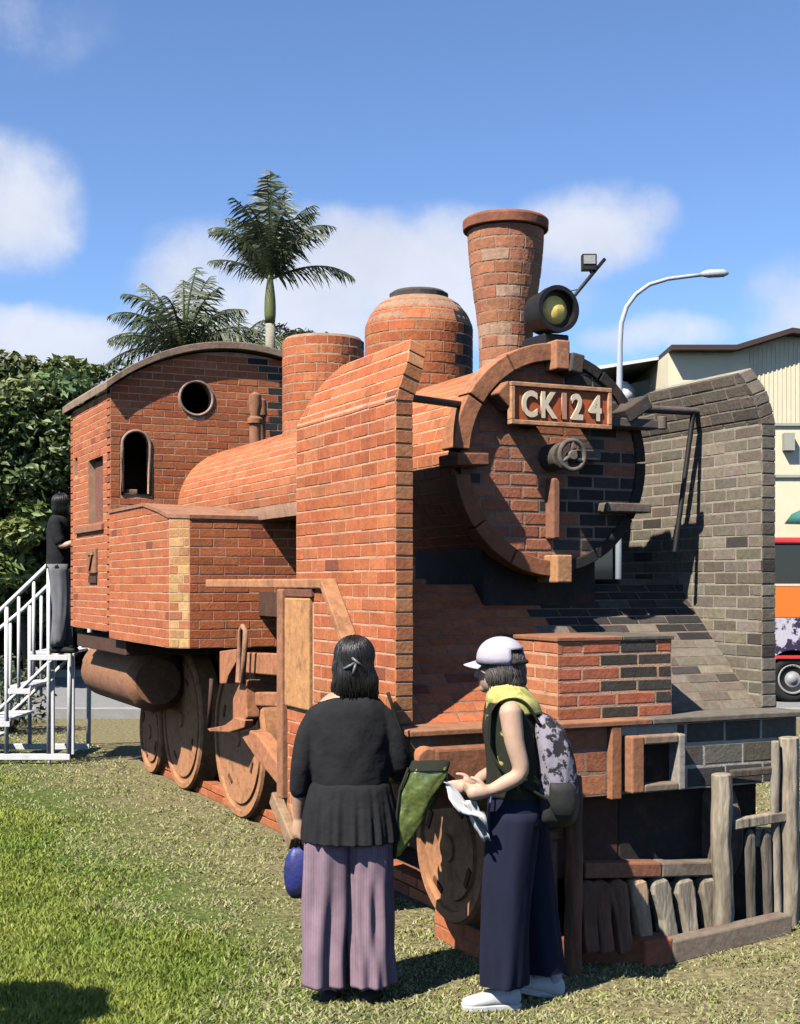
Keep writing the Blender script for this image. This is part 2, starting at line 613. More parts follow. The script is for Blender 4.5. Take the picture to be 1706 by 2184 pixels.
def brick(part, f, q, a, b, proud, depth, colfn, nseg, c):
    u0, u1, w1, w0 = q
    if u1 < u0: u0 = u1 = (u0 + u1) / 2
    if w1 < w0: w0 = w1 = (w0 + w1) / 2
    lo = [(u0 + (u1 - u0) * k / nseg, a) for k in range(nseg + 1)]
    hi = [(w0 + (w1 - w0) * k / nseg, b) for k in range(nseg + 1)]
    loop = [(p[0] + random.uniform(-.0022, .0022), p[1] + random.uniform(-.0018, .0018)) for p in lo + hi[::-1]]
    m = len(loop)
    uc = (u0 + u1 + w0 + w1) / 4
    vc = (a + b) / 2
    hx = max(.002, (u1 - u0 + w1 - w0) / 4)
    hy = (b - a) / 2
    kx, ky = max(.1, 1 - c / hx), 1 - c / hy
    ins = [(uc + (p[0] - uc) * kx, vc + (p[1] - vc) * ky) for p in loop]
    vs = [f(p[0], p[1], -depth) for p in loop] + [f(p[0], p[1], proud - c) for p in loop] + [f(p[0], p[1], proud) for p in ins]
    fs = []
    for i in range(m):
        j = (i + 1) % m
        fs.append((i, j, m + j, m + i))
        fs.append((m + i, m + j, 2 * m + j, 2 * m + i))
    for k in range(nseg):
        fs.append((2 * m + k, 2 * m + k + 1, 2 * m + (m - 2 - k), 2 * m + (m - 1 - k)))
    vs = [xf(p) for p in vs]
    g_ = f
    f = lambda u_, v_, d_: xf(g_(u_, v_, d_))
    ctr = f(uc, vc, proud)
    e = 1e-3
    du = f(uc + e, vc, proud) - ctr
    dv = f(uc, vc + e, proud) - ctr
    dn = f(uc, vc, proud + e) - ctr
    if du.cross(dv).dot(dn) < 0:
        fs = [tuple(reversed(x)) for x in fs]
    BR.append([part, vs, fs, colfn(g_(uc, vc, proud)), ctr, dn.normalized(), 4 * hx * hy * XF[0] ** 2])


def plane_map(O, U, V, Nn):
    O, U, V, Nn = Vector(O), Vector(U), Vector(V), Vector(Nn)
    return lambda u, v, d: O + U * u + V * v + Nn * d


def jitter(c, k=.085):
    m = 1 + random.uniform(-k, k)
    return tuple(max(0, x * m * (1 + random.uniform(-.05, .05))) for x in c)


def red(p):
    r = random.random()
    c = (.610, .178, .066) if r < .55 else (.545, .148, .054) if r < .8 else (.65, .215, .088) if r < .97 else (.34, .095, .048)
    return jitter(c)


def soot(p):
    r = random.random()
    c = (.245, .205, .158) if r < .55 else (.185, .155, .12) if r < .82 else (.30, .255, .20) if r < .94 else (.075, .063, .055)
    return jitter(c, .15)


def black(p):
    r = random.random()
    return jitter((.035, .034, .034) if r < .6 else (.06, .055, .05) if r < .9 else (.10, .085, .07), .2)


def half(dark, x0=4.30, x1=4.75):
    def fn(p):
        k = smoothstep(x0, x1, p.x)
        return dark(p) if random.random() < k else red(p)
    return fn

# ------------------------------------------------------------------ the setting: ground, road
gmb = MB()
G = 40
pts = []
for i in range(G + 1):
    for j in range(G + 1):
        pts.append((-400 + 800 * i / G, -100 + 800 * j / G, 0.0))
gmb.add(pts, [(i * (G + 1) + j, (i + 1) * (G + 1) + j, (i + 1) * (G + 1) + j + 1, i * (G + 1) + j + 1) for i in range(G) for j in range(G)])
ground = gmb.build('ground', 'turf')
props(ground, 'wide lawn under the brick locomotive', 'ground', kind='structure')


def camf(X, depth, z):
    """camera-aligned plan coordinates (metres to the side, metres away) to world"""
    return Vector((X * CS + depth * SN, -X * SN + depth * CS, z))


rb = MB()
rb.add([camf(-120, 18.4, .012), camf(120, 18.4, .012), camf(120, 26, .012), camf(-120, 26, .012)], [(0, 1, 2, 3)])
road = rb.build('road', 'asphalt')
props(road, 'pale grey road behind the lawn', 'road', kind='structure')
rb = MB()
for (a, b, h) in ((18.15, 18.4, .13), (26.0, 26.3, .14)):
    rb.prism([camf(-120, a, -.02), camf(120, a, -.02), camf(120, b, -.02), camf(-120, b, -.02)], (0, 0, h + .02))
kerb = rb.build('kerb', 'kerb')
props(kerb, 'pale concrete kerb along the road', 'kerb', kind='structure')

# ------------------------------------------------------------------ the brick locomotive
CX = 4.37                       # centre line
XL, XR = 3.06, 5.66             # outer faces
YF, YB = 6.62, 8.14             # deflector front and back edges
BZ, BR_ = 2.58, .62             # boiler axis height and radius
TER = (.40, .150, .068)         # smooth terracotta
TAN = (.50, .27, .115)
MO = (.78, .45, .29)           # red mortar
MG = (.43, .385, .31)           # grey mortar
DK = (.045, .04, .038)

loco = empty('brick_locomotive', (3.71, 8.1, 0))
XF[0] = .85
props(loco, 'full-size steam locomotive built of red and sooty bricks on the lawn', 'locomotive')


def part(mb, name, material='terracotta', bevel=.006, smooth=False, auto=None, parent=None):
    o = mb.build(name, material, parent or loco, smooth=smooth, bevel=bevel, auto=auto)
    return fix_normals(o)


# --- smoke deflectors
ZB, ZT = 1.06, 3.17
KNEE = 2.84
LEAN = .125
TH = .10


def defl_back(z):
    """rear edge of a deflector: rounded upper corner"""
    z0 = ZT - .42
    if z <= z0:
        return YB
    k = min(1, (z - z0) / .42)
    return YB - .55 * (1 - math.sqrt(max(0, 1 - k * k)))


def defl_front(z):
    return YF + max(0, (z - 3.02)) * .5


SL = math.hypot(LEAN, ZT - KNEE)


def defl_pt(side, y, v, d):
    """v runs up the outer skin, bending inwards above the knee; d outwards from the skin"""
    h = KNEE - ZB
    if v <= h:
        off, z, nx, nz_ = 0.0, ZB + v, 1.0, 0.0
    else:
        k = (v - h) / SL
        off, z = LEAN * k, KNEE + (ZT - KNEE) * k
        nx, nz_ = (ZT - KNEE) / SL, LEAN / SL
    if side < 0:
        return Vector((XL + off - d * nx, y, z + d * nz_))
    return Vector((XR - off + d * nx, y, z + d * nz_))


def zof(v):
    h = KNEE - ZB
    return ZB + v if v <= h else KNEE + (ZT - KNEE) * (v - h) / SL


VT = KNEE - ZB + SL
for side in (-1, 1):
    mb = MB(MO if side < 0 else MG)
    vsn = [VT * i / 36 for i in range(37)]
    rows = []
    vs = []
    for v in vsn:
        z = zof(v)
        y0, y1 = defl_front(z), defl_back(z)
        for d in (0, -TH):
            vs += [defl_pt(side, y0, v, d), defl_pt(side, y1, v, d)]
    fs = []
    for i in range(36):
        a, b = i * 4, i * 4 + 4
        fs += [(a, a + 1, b + 1, b), (a + 2, b + 2, b + 3, a + 3), (a, b, b + 2, a + 2), (a + 1, a + 3, b + 3, b + 1)]
    fs += [(0, 2, 3, 1), (36 * 4, 36 * 4 + 1, 36 * 4 + 3, 36 * 4 + 2)]
    mb.add(vs, fs)
    dfl = part(mb, 'smoke_deflector', 'mortar', bevel=0)
    dfl['label'] = 'red brick smoke deflector' if side < 0 else 'sooty grey brick smoke deflector'
    colf = red if side < 0 else soot
    sp = lambda v: [(defl_front(zof(v)) + .002, defl_back(zof(v)) - .002)]
    courses(dfl, lambda u, v, d, s=side: defl_pt(s, u, v, d), 0, VT, sp, L=.225, H=.0762, colfn=colf)
    if side > 0:     # inner face of the far deflector, in full view
        courses(dfl, lambda u, v, d: defl_pt(1, u, v, -TH - d), 0, VT, sp, L=.225, H=.0762, colfn=soot, g=.012)
    else:
        courses(dfl, lambda u, v, d: defl_pt(-1, u, v, -TH - d), 0, VT, sp, L=.225, H=.0762, colfn=red)
    # front edge: a pile of headers
    fe = lambda u, v, d, s=side: defl_pt(s, defl_front(zof(v)) - d, v, -u)
    courses(dfl, fe, 0, VT, lambda v: [(-.004, TH + .004)], L=1, H=.0762, colfn=(lambda p: jitter((.56, .24, .11) if random.random() < .4 else (.55, .20, .085), .1)) if side < 0 else soot, proud=.009)

# --- smokebox, boiler
smb = MB(MO)
smb.lathe((CX, 7.2, BZ), (0, 1, 0), [(.655, 0), (.655, 1.25)], n=64)
smokebox = part(smb, 'smokebox', 'mortar', 0, True, 30)


def barrel(r, y0):
    """u along the axis, v round the barrel from the top centre (positive to the left side)"""
    def f(u, v, d):
        a = v / r
        return Vector((CX - math.sin(a) * (r + d), y0 + u, BZ + math.cos(a) * (r + d)))
    return f


def barrel_cols(x0=4.45, x1=4.8):
    def fn(p):
        k = smoothstep(x0, x1, p.x)
        return black(p) if random.random() < k else jitter((.62, .20, .082)) if random.random() < .6 else red(p)
    return fn


courses(smokebox, barrel(.655, 7.26), -.655 * 2.0, .655 * 2.7, lambda v: [(0, 1.18)], L=.225, H=.078, colfn=barrel_cols())
bmb = MB(MO)
arcp = [R0 * 110 / 24 * math.pi / 180 for R0 in range(-24, 25)]
bmb.prism([(CX - math.sin(a) * BR_, 8.45, BZ + math.cos(a) * BR_) for a in arcp], (0, 4.95, 0))
boiler = part(bmb, 'boiler', 'mortar', 0, True, 30)
courses(boiler, barrel(BR_, 8.46), -BR_ * 1.5, BR_ * 1.75, lambda v: [(0, 4.95)], L=.24, H=.072, colfn=barrel_cols(4.5, 4.9))

# --- smokebox door: a disc of level courses
RD = .635
dmb = MB((.36, .24, .18))
dmb.lathe((CX, 7.155, BZ), (0, 1, 0), [(0, -.0), (RD, 0), (RD, .2)], n=64)
door = part(dmb, 'smokebox_door', 'mortar', 0)
fdoor = plane_map((CX, 7.155, BZ), (1, 0, 0), (0, 0, 1), (0, -1, 0))


def door_col(p):
    k = smoothstep(4.16, 4.60, p.x + random.uniform(-.10, .10) - max(0, p.z - 2.62) * .25)
    if random.random() < .06: k = 1 - k
    return black(p) if random.random() < k else jitter((.54, .205, .11) if random.random() < .6 else (.46, .16, .085))


courses(door, fdoor, -RD, RD, lambda v: [(-math.sqrt(max(1e-6, RD * RD - v * v)), math.sqrt(max(1e-6, RD * RD - v * v)))], L=.20, H=.080, colfn=door_col, c=.006)

# flange ring round the door, in cast segments (angle from the top, left side positive)


def ring_segment(a0, a1, r0, r1, y0, y1, col, name='flange_segment', n=None):
    n = n or max(4, int(abs(a1 - a0) / math.radians(5)))
    mb = MB(col)
    vs = []
    for k in range(n + 1):
        a = a0 + (a1 - a0) * k / n
        for (r, y) in ((r0, y0), (r1, y0), (r1, y1), (r0, y1)):
            vs.append((CX - math.sin(a) * r, y, BZ + math.cos(a) * r))
    fs = []
    for k in range(n):
        for i in range(4):
            j = (i + 1) % 4
            fs.append((k * 4 + i, k * 4 + j, k * 4 + 4 + j, k * 4 + 4 + i))
    fs += [(0, 3, 2, 1), tuple(n * 4 + i for i in range(4))]
    mb.add(vs, fs)
    o = part(mb, name, 'terracotta', .006, parent=smokebox)
    return o


R_ = math.radians
for (a0, a1, col) in ((3, 29, (.56, .23, .115)), (30, 58, (.57, .24, .12)), (59, 86, (.56, .23, .115))):
    ring_segment(R_(a0), R_(a1), .61, .72, 7.08, 7.25, col)
for (a0, a1, col) in ((99, 126, (.36, .135, .07)), (127, 152, (.38, .14, .07)), (153, 176, (.42, .16, .08))):
    ring_segment(R_(a0), R_(a1), .615, .715, 7.08, 7.22, col)
for (a0, a1) in ((-2, -32), (-33, -60), (-61, -88), (-89, -120), (-121, -150), (-151, -178)):
    ring_segment(R_(a0), R_(a1), .62, .69, 7.135, 7.25, (.03, .028, .027))
# clamps on the flange


def clamp(ang, r0, r1, w_, y0, y1, col):
    a = R_(ang)
    ctr = Vector((CX, 0, BZ))
    er = Vector((-math.sin(a), 0, math.cos(a)))
    et = Vector((math.cos(a), 0, math.sin(a)))
    mb = MB(col)
    p = [ctr + er * r0 - et * w_ / 2, ctr + er * r1 - et * w_ / 2, ctr + er * r1 + et * w_ / 2, ctr + er * r0 + et * w_ / 2]
    mb.prism([q + Vector((0, y0, 0)) for q in p], (0, y1 - y0, 0))
    part(mb, 'flange_clamp', 'terracotta', .008, parent=smokebox)


clamp(0, .55, .73, .10, 7.02, 7.25, (.58, .26, .14))
clamp(-9, .54, .66, .09, 7.0, 7.25, (.10, .085, .075))
clamp(46, .46, .60, .11, 7.0, 7.2, (.40, .17, .085))
clamp(92, .52, .735, .075, 7.0, 7.25, (.34, .13, .07))
clamp(180, .58, .75, .11, 7.0, 7.24, (.62, .32, .15))
clamp(-58, .54, .74, .09, 7.0, 7.25, (.09, .08, .07))

# number plate with raised figures
pmb = MB((.72, .38, .20))
PY = 6.98
PX0, PX1, PZ0, PZ1 = 3.985, 4.70, 2.775, 3.03
bw = .028
for (x0, x1, z0, z1) in ((PX0, PX1, PZ1 - bw, PZ1), (PX0, PX1, PZ0, PZ0 + bw), (PX0, PX0 + bw, PZ0 + bw, PZ1 - bw), (PX1 - bw, PX1, PZ0 + bw, PZ1 - bw)):
    pmb.box(x0, x1, PY, PY + .05, z0, z1)
plate = MB().box(PX0 + bw, PX1 - bw, PY + .018, PY + .05, PZ0 + bw, PZ1 - bw)
plate = part(plate, 'number_plate', 'plate_red', 0)
part(pmb, 'plate_border', 'terracotta', .004, parent=plate)
for hx in (4.12, 4.56):
    part(MB(DK).box(hx - .03, hx + .03, PY + .05, 7.16, 2.86, 2.94), 'plate_bracket', 'terracotta', 0, parent=plate)
for ch, fx, wsc in (('C', .185, .74), ('K', .375, .76), ('I', .522, .9), ('2', .650, .80), ('4', .835, .80)):
    cu = bpy.data.curves.new('letter', 'FONT')
    cu.body = ch
    cu.size = 1.0
    cu.offset = .035
    cu.extrude = .5
    tmp = bpy.data.objects.new('letter_tmp', cu)
    COL.objects.link(tmp)
    dg = bpy.context.evaluated_depsgraph_get()
    me = bpy.data.meshes.new_from_object(tmp.evaluated_get(dg))
    bpy.data.objects.remove(tmp)
    co = np.array([v.co for v in me.vertices])
    mn, mx_ = co.min(0), co.max(0)
    hgt = .160
    sx_ = hgt / (mx_[1] - mn[1])
    cxm = (mn[0] + mx_[0]) / 2
    X0 = PX0 + (PX1 - PX0) * fx
    for v in me.vertices:
        x_, y_, z_ = v.co
        v.co = xf((X0 + (x_ - cxm) * sx_ * wsc * 1.0, PY + .006 - .0 + (.012 if z_ < 0 else 0), PZ0 + (PZ1 - PZ0 - hgt) / 2 + (y_ - mn[1]) * sx_))
    me.name = 'letter'
    me.materials.clear()
    me.materials.append(MATS['letter_pink' if ch == 'I' else 'letter'])
    lo = bpy.data.objects.new('letter', me)
    COL.objects.link(lo)
    set_parent(lo, plate)
    fix_normals(lo)

# hand wheel, lever and hinge straps on the door
HW = Vector((4.378, 6.93, 2.60))
hmb = MB((.19, .165, .14))
cir = [HW + Vector((math.cos(a) * .088, 0, math.sin(a) * .088)) for a in [2 * PI * k / 32 for k in range(32)]]
hmb.tube(cir, .015, n=10, closed=True)
hwheel = part(hmb, 'hand_wheel', 'terracotta', 0, True)
smb = MB((.13, .11, .09))
smb.tube([HW + Vector((-.02, .05, 0)), HW + Vector((-.02, .24, 0))], .085, n=24)
part(smb, 'wheel_housing', 'terracotta', .008, True, 40, parent=hwheel)
for k in range(3):
    a = PI / 2 + k * 2 * PI / 3
    part(MB((.20, .17, .14)).tube([HW, HW + Vector((math.cos(a) * .095, 0, math.sin(a) * .095))], .013, n=8), 'spoke', 'terracotta', 0, True, parent=hwheel)
part(MB((.24, .20, .16)).tube([HW + Vector((0, -.02, 0)), HW + Vector((0, .04, 0))], .03, n=14), 'hub', 'terracotta', .004, True, 40, parent=hwheel)
part(MB((.38, .17, .10)).box(4.325, 4.375, 7.06, 7.16, 2.10, 2.47), 'door_bar', 'terracotta', .008)
part(MB((.19, .165, .14)).box(4.50, 4.66, 7.04, 7.15, 2.585, 2.645), 'door_lever', 'terracotta', .008)
part(MB((.21, .18, .15)).box(4.70, 5.03, 7.03, 7.15, 2.27, 2.33), 'hinge_strap', 'terracotta', .008)
part(MB((.15, .13, .12)).box(4.72, 5.08, 7.02, 7.14, 2.80, 2.86), 'hinge_strap', 'terracotta', .008)
part(MB((.19, .17, .14)).tube([(5.10, 7.02, 2.80), (5.10, 7.02, 2.88)], .03, n=14), 'hinge_pin', 'terracotta', .004, True, 40)
# rods bracing the deflectors
part(MB().tube([(3.15, 6.78, 2.865), (3.84, 7.22, 2.90)], .022, n=12), 'brace_rod', 'dark_metal', 0, True, 40)
part(MB((.17, .14, .13)).tube([(4.86, 7.12, 2.935), (5.54, 7.20, 2.955)], .026, n=12), 'brace_rod', 'terracotta', 0, True, 40)
part(MB().tube([(5.47, 7.185, 2.95), (5.31, 7.17, 2.03)], .017, n=12), 'brace_rod', 'dark_metal', 0, True, 40)

# --- saddle and apron under the smokebox
part(MB(DK).box(3.98, 4.80, 7.32, 8.3, 1.55, 2.10), 'saddle', 'terracotta', .01)
AP0, AP1 = Vector((0, 6.66, 1.05)), Vector((0, 7.46, 1.82))
ad_ = (AP1 - AP0).normalized()
an_ = Vector((0, -ad_.z, ad_.y))
apl = (AP1 - AP0).length
amb = MB((.27, .20, .155))
amb.prism([(XL + TH, 6.66, 1.05), (XL + TH, 7.46, 1.82), (XL + TH, 8.3, 1.82), (XL + TH, 8.3, 1.62), (XL + TH, 7.6, 1.62), (XL + TH, 6.86, .95)], (XR - XL - 2 * TH, 0, 0))
apron = part(amb, 'apron', 'mortar', 0)
fap = lambda u, v, d: Vector((u, 0, 0)) + AP0 + ad_ * v + an_ * d


def apron_col(p):
    if p.x < 4.35: return red(p)
    return soot(p) if p.z < 1.52 + .1 * math.sin(p.x * 9) else black(p)


courses(apron, fap, 0, apl, lambda v: [(XL + TH + .005, XR - TH - .005)], L=.225, H=.076, colfn=apron_col)

# --- front step box on the apron
BX0, BX1, BY0, BZ0, BZ1 = 4.01, 4.79, 6.50, 1.05, 1.50
xmb = MB(MO)
xmb.box(BX0, BX1, BY0, 7.12, BZ0, BZ1)
stepbox = part(xmb, 'step_box', 'mortar', 0)


def step_col(p):
    k = .03 if p.x < 4.36 else .62 if p.x < 4.62 else .72
    return jitter((.075, .066, .052), .2) if random.random() < k else jitter((.60, .175, .085) if random.random() < .7 else (.54, .17, .10))


courses(stepbox, plane_map((0, BY0, 0), (1, 0, 0), (0, 0, 1), (0, -1, 0)), BZ0, BZ1, lambda v: [(BX0, BX1)], L=.26, H=.075, colfn=step_col, g=.012, c=.005)
courses(stepbox, plane_map((BX0, 0, 0), (0, 1, 0), (0, 0, 1), (-1, 0, 0)), BZ0, BZ1, lambda v: [(BY0 - .006, 6.68 + (v - BZ0) * 1.03)], L=.26, H=.075, colfn=lambda p: jitter((.60, .22, .10)), g=.012, c=.005)
courses(stepbox, plane_map((BX1, 0, 0), (0, 1, 0), (0, 0, 1), (1, 0, 0)), BZ0, BZ1, lambda v: [(BY0, 6.68 + (v - BZ0) * 1.03)], L=.26, H=.075, colfn=soot, g=.012)
part(MB((.40, .17, .09)).box(BX0 - .012, BX1 - .35, BY0 - .012, 7.1, BZ1 - .002, BZ1 + .022), 'box_top', 'terracotta', .004, parent=stepbox)
part(MB((.16, .14, .11)).box(BX1 - .345, BX1 + .012, BY0 - .012, 7.1, BZ1 - .002, BZ1 + .022), 'box_top', 'terracotta', .004, parent=stepbox)

# --- buffer beam
EX0, EX1, EY0, EZ0, EZ1 = 3.05, 5.64, 6.40, .63, 1.02
emb = MB((.42, .27, .18))
emb.box(EX0, 4.37, EY0, 6.72, EZ0, EZ1)
emb.box(4.37, EX1, EY0, 6.72, EZ0, EZ1, (.62, .55, .45))
beam = part(emb, 'buffer_beam', 'mortar', 0)
POX0, POX1 = 4.375, 4.745
SX0, SX1 = 4.275, 4.345


def beam_col(p):
    if p.x < 4.37: return jitter((.54, .21, .10) if random.random() < .6 else (.46, .175, .09))
    return jitter((.20, .175, .13) if random.random() < .5 else (.11, .098, .085), .2) if p.z > .76 else jitter((.10, .09, .085), .2)


def beam_span(v):
    return [(EX0 + .14, 3.60), (3.62, SX0), (POX1 + .005, EX1)]


courses(beam, plane_map((0, EY0, 0), (1, 0, 0), (0, 0, 1), (0, -1, 0)), EZ0, EZ1, beam_span, L=.275, H=.13, g=.014, colfn=beam_col, c=.006)
courses(beam, plane_map((EX0, 0, 0), (0, 1, 0), (0, 0, 1), (-1, 0, 0)), EZ0, EZ1, lambda v: [(EY0, 6.72)], L=.275, H=.13, g=.014, colfn=beam_col, c=.006)
cap = MB((.45, .20, .105)).box(EX0 - .03, 4.55, EY0 - .05, 6.70, EZ1 + .001, EZ1 + .035)
part(cap, 'beam_cap', 'terracotta', .006, parent=beam)
cap = MB((.20, .175, .14)).box(4.555, EX1 + .03, EY0 - .05, 6.70, EZ1 + .001, EZ1 + .035)
part(cap, 'beam_cap', 'terracotta', .006, parent=beam)
part(MB((.45, .19, .095)).box(SX0, SX1, EY0 - .045, EY0 + .02, EZ0 - .02, EZ1), 'beam_strip', 'terracotta', .006, parent=beam)
# coupler pocket: a square frame standing proud of the beam
pz0, pz1 = .645, .965
for (x0, x1, z0, z1, cc) in ((POX0, POX0 + .085, pz0, pz1, (.45, .20, .105)), (POX1 - .05, POX1, pz0, pz1, (.42, .38, .33)), (POX0 + .085, POX1 - .05, pz1 - .05, pz1, (.36, .24, .16)),
                             (POX0 + .085, POX1 - .05, pz0, pz0 + .045, (.26, .20, .15))):
    part(MB(cc).box(x0, x1, EY0 - .10, EY0 + .03, z0, z1), 'coupler_frame', 'terracotta', .008, parent=beam)
part(MB((.02, .015, .012)).box(POX0 + .08, POX1 - .045, EY0 - .006, EY0 + .01, pz0 + .04, pz1 - .045), 'pocket_shade', 'terracotta', 0, parent=beam)  # near-black panel, the shade inside the pocket put into its colour
# blocky left buffer and its rounded bracket
part(MB((.36, .145, .075)).box(3.13, 3.58, EY0 - .13, EY0 + .01, .72, .965), 'buffer_block', 'terracotta', .014, parent=beam)
part(MB((.50, .20, .10)).tube([(3.10, EY0 - .12, .90), (3.10, EY0 - .03, .90)], .075, n=20), 'buffer_bracket', 'terracotta', .01, True, 40, parent=beam)
# dark boxes filled in for the deep shade of the recess below the beam
part(MB((.11, .05, .035)).box(3.80, 4.42, 6.50, 6.72, .16, .62), 'recess_shade', 'terracotta', .01)
part(MB((.035, .03, .028)).box(4.42, 5.42, 6.50, 6.72, .16, .62), 'recess_shade', 'terracotta', .01)

# --- chimney, domes, whistle, head lamp


def upright(cx_, cy, prof_r):
    def f(u, v, d):
        r = prof_r(v)
        a = u
        return Vector((cx_ + math.sin(a) * (r + d), cy - math.cos(a) * (r + d), v))
    return f


def round_courses(part_, cx_, cy, prof, z0, z1, L, H, colfn, a0=-2.3, a1=2.3, nseg=3, **kw):
    """courses of curved bricks; u is turned into an angle with the radius of the mid height"""
    rm = prof((z0 + z1) / 2)
    def f(u, v, d):
        r = prof(v)
        a = u / rm
        return Vector((cx_ + math.sin(a) * (r + d), cy - math.cos(a) * (r + d), v))
    courses(part_, f, z0, z1, lambda v: [(a0 * rm, a1 * rm)], L=L, H=H, colfn=colfn, nseg=nseg, **kw)


CHX, CHY = 4.37, 7.73
chim = lambda z: .172 + .078 * smoothstep(3.30, 4.15, z)
cmb = MB((.50, .31, .20))
cmb.lathe((CHX, CHY, 0), (0, 0, 1), [(chim(3.05 + i * .1), 3.05 + i * .1) for i in range(12)], n=40)
chimney = part(cmb, 'chimney', 'mortar', 0, True, 40)


def chim_col(p):
    if p.z < 3.45 and p.x > 4.42 and random.random() < .5: return black(p)
    return jitter((.55, .225, .12) if random.random() < .6 else (.48, .19, .10) if random.random() < .7 else (.62, .38, .25))


round_courses(chimney, CHX, CHY, chim, 3.12, 4.13, .155, .078, chim_col, -2.9, 2.9, jit=.003)
lmb = MB((.38, .14, .075))
lmb.lathe((CHX, CHY, 0), (0, 0, 1), [(.245, 4.13), (.280, 4.135), (.283, 4.20), (.265, 4.215), (.18, 4.215), (.18, 3.9)], n=40)
part(lmb, 'chimney_lip', 'terracotta', .006, True, 40, parent=chimney)

D2X, D2Y = 4.37, 9.04
def dome2(z): return .40 if z < 3.72 else .40 - .16 * (1 - math.sqrt(max(0, 1 - ((z - 3.72) / .225) ** 2))) - (z - 3.72) * .25
mb = MB((.45, .30, .20))
mb.lathe((D2X, D2Y, 0), (0, 0, 1), [(dome2(z), z) for z in (3.0, 3.4, 3.72, 3.77, 3.82, 3.86, 3.89, 3.92, 3.935)] + [(0, 3.94)], n=44)
dome = part(mb, 'steam_dome', 'mortar', 0, True, 40)
round_courses(dome, D2X, D2Y, dome2, 3.10, 3.72, .20, .078, half(black, 4.42, 4.66), -2.9, 2.9)
round_courses(dome, D2X, D2Y, dome2, 3.72, 3.90, .20, .078, half(black, 4.42, 4.6), -2.9, 2.9)
mb = MB((.10, .085, .075))
mb.lathe((D2X, D2Y, 0), (0, 0, 1), [(.215, 3.88), (.22, 3.975), (.19, 3.995), (0, 3.995)], n=36)
part(mb, 'dome_cap', 'terracotta', 0, True, 40, parent=dome)

D1X, D1Y = 4.37, 10.96
dome1 = lambda z: .355
mb = MB((.46, .31, .22))
mb.lathe((D1X, D1Y, 0), (0, 0, 1), [(.355, 3.0), (.355, 3.92), (.33, 3.955), (0, 3.965)], n=44)
sdome = part(mb, 'sand_dome', 'mortar', 0, True, 40)
round_courses(sdome, D1X, D1Y, dome1, 3.06, 3.935, .20, .078, half(black, 4.55, 4.7), -2.9, 2.9)

wmb = MB((.42, .19, .10))
wb = Vector((4.22, 12.35, 3.12))
wmb.lathe(wb, (0, 0, 1), [(.055, 0), (.055, .24), (.075, .24), (.075, .29), (.045, .31), (.066, .42), (.06, .52), (0, .55)], n=20)
part(wmb, 'safety_valve', 'terracotta', .004, True, 40)
wmb = MB((.42, .19, .10)).lathe(wb + Vector((.13, .2, .05)), (0, 0, 1), [(.045, 0), (.045, .28), (.06, .30), (.05, .45), (0, .48)], n=20)
part(wmb, 'safety_valve', 'terracotta', .004, True, 40)

HL = Vector((4.385, 7.12, 3.515))
mb = MB()
mb.lathe(HL, (0, 1, 0), [(.118, .02), (.118, -.03), (.145, -.03), (.145, .02), (.135, .06), (.13, .18), (.09, .23), (0, .24)], n=36)
lamp = part(mb, 'head_lamp', 'dark_metal', 0, True, 35)
part(MB().lathe(HL, (0, 1, 0), [(.119, .03), (.095, .075), (.05, .105), (0, .115)], n=30, cap=False), 'reflector', 'dark_metal', 0, True, parent=lamp)
part(MB().lathe(HL + Vector((0, .02, 0)), (0, 1, 0), [(.108, .03), (.085, -.005), (.05, -.022), (0, -.028)], n=24), 'lamp_glass', 'lens', 0, True, parent=lamp)
part(MB().box(4.31, 4.49, 7.14, 7.42, 3.22, 3.37), 'lamp_base', 'dark_metal', .01, parent=lamp)

# --- cab
CYF, CYR = 13.4, 15.35
CZ0 = 1.34
RE, RP = 3.74, 4.24
CR = ((XR - XL + .16) / 2) ** 2
RRAD = (CR + (RP - RE) ** 2) / (2 * (RP - RE))
RZC = RP - RRAD


def roof_z(x):
    return RZC + math.sqrt(max(.01, RRAD ** 2 - (x - CX) ** 2))


WT = .14
outer = [(XL, CZ0), (XR, CZ0)] + [(XR - (XR - XL) * i / 24, roof_z(XR - (XR - XL) * i / 24) - .02) for i in range(25)]
PHX, PHZ, PHR = 3.945, 3.72, .175
hole1 = [(PHX + math.cos(a) * PHR, PHZ + math.sin(a) * PHR) for a in [2 * PI * k / 28 for k in range(28)]]
AX, AZ0, AZS, AR = 3.322, 2.72, 3.215, .142
arch = [(AX - AR, AZ0), (AX + AR, AZ0)] + [(AX + math.cos(a) * AR, AZS + math.sin(a) * AR) for a in [PI * k / 14 for k in range(15)]]
hole2b = [(2 * CX - p[0], p[1]) for p in reversed(arch)]
hole1b = [(2 * CX - p[0], p[1]) for p in reversed(hole1)]
fcab = plane_map((0, CYF, 0), (1, 0, 0), (0, 0, 1), (0, -1, 0))
mb = MB(MO)
mb.holed(outer, [hole1, arch], fcab, -WT, 0)
cab = part(mb, 'cab', 'mortar', 0)


def sub_holes(ivs, v):
    out_ = []
    hs = []
    for s in (1,):
        r1 = PHR + .022
        if abs(v - PHZ) < r1:
            d = math.sqrt(r1 * r1 - (v - PHZ) ** 2)
            c_ = PHX if s > 0 else 2 * CX - PHX
            hs.append((c_ - d, c_ + d))
        r2 = AR + .022
        c_ = AX if s > 0 else 2 * CX - AX
        if AZ0 - .02 < v <= AZS:
            hs.append((c_ - r2, c_ + r2))
        elif AZS < v < AZS + r2:
            d = math.sqrt(r2 * r2 - (v - AZS) ** 2)
            hs.append((c_ - d, c_ + d))
    for (a, b) in ivs:
        cur = a
        for (h0, h1) in sorted(hs):
            if h1 <= cur or h0 >= b: continue
            if h0 > cur: out_.append((cur, h0))
            cur = max(cur, h1)
        if cur < b: out_.append((cur, b))
    return out_


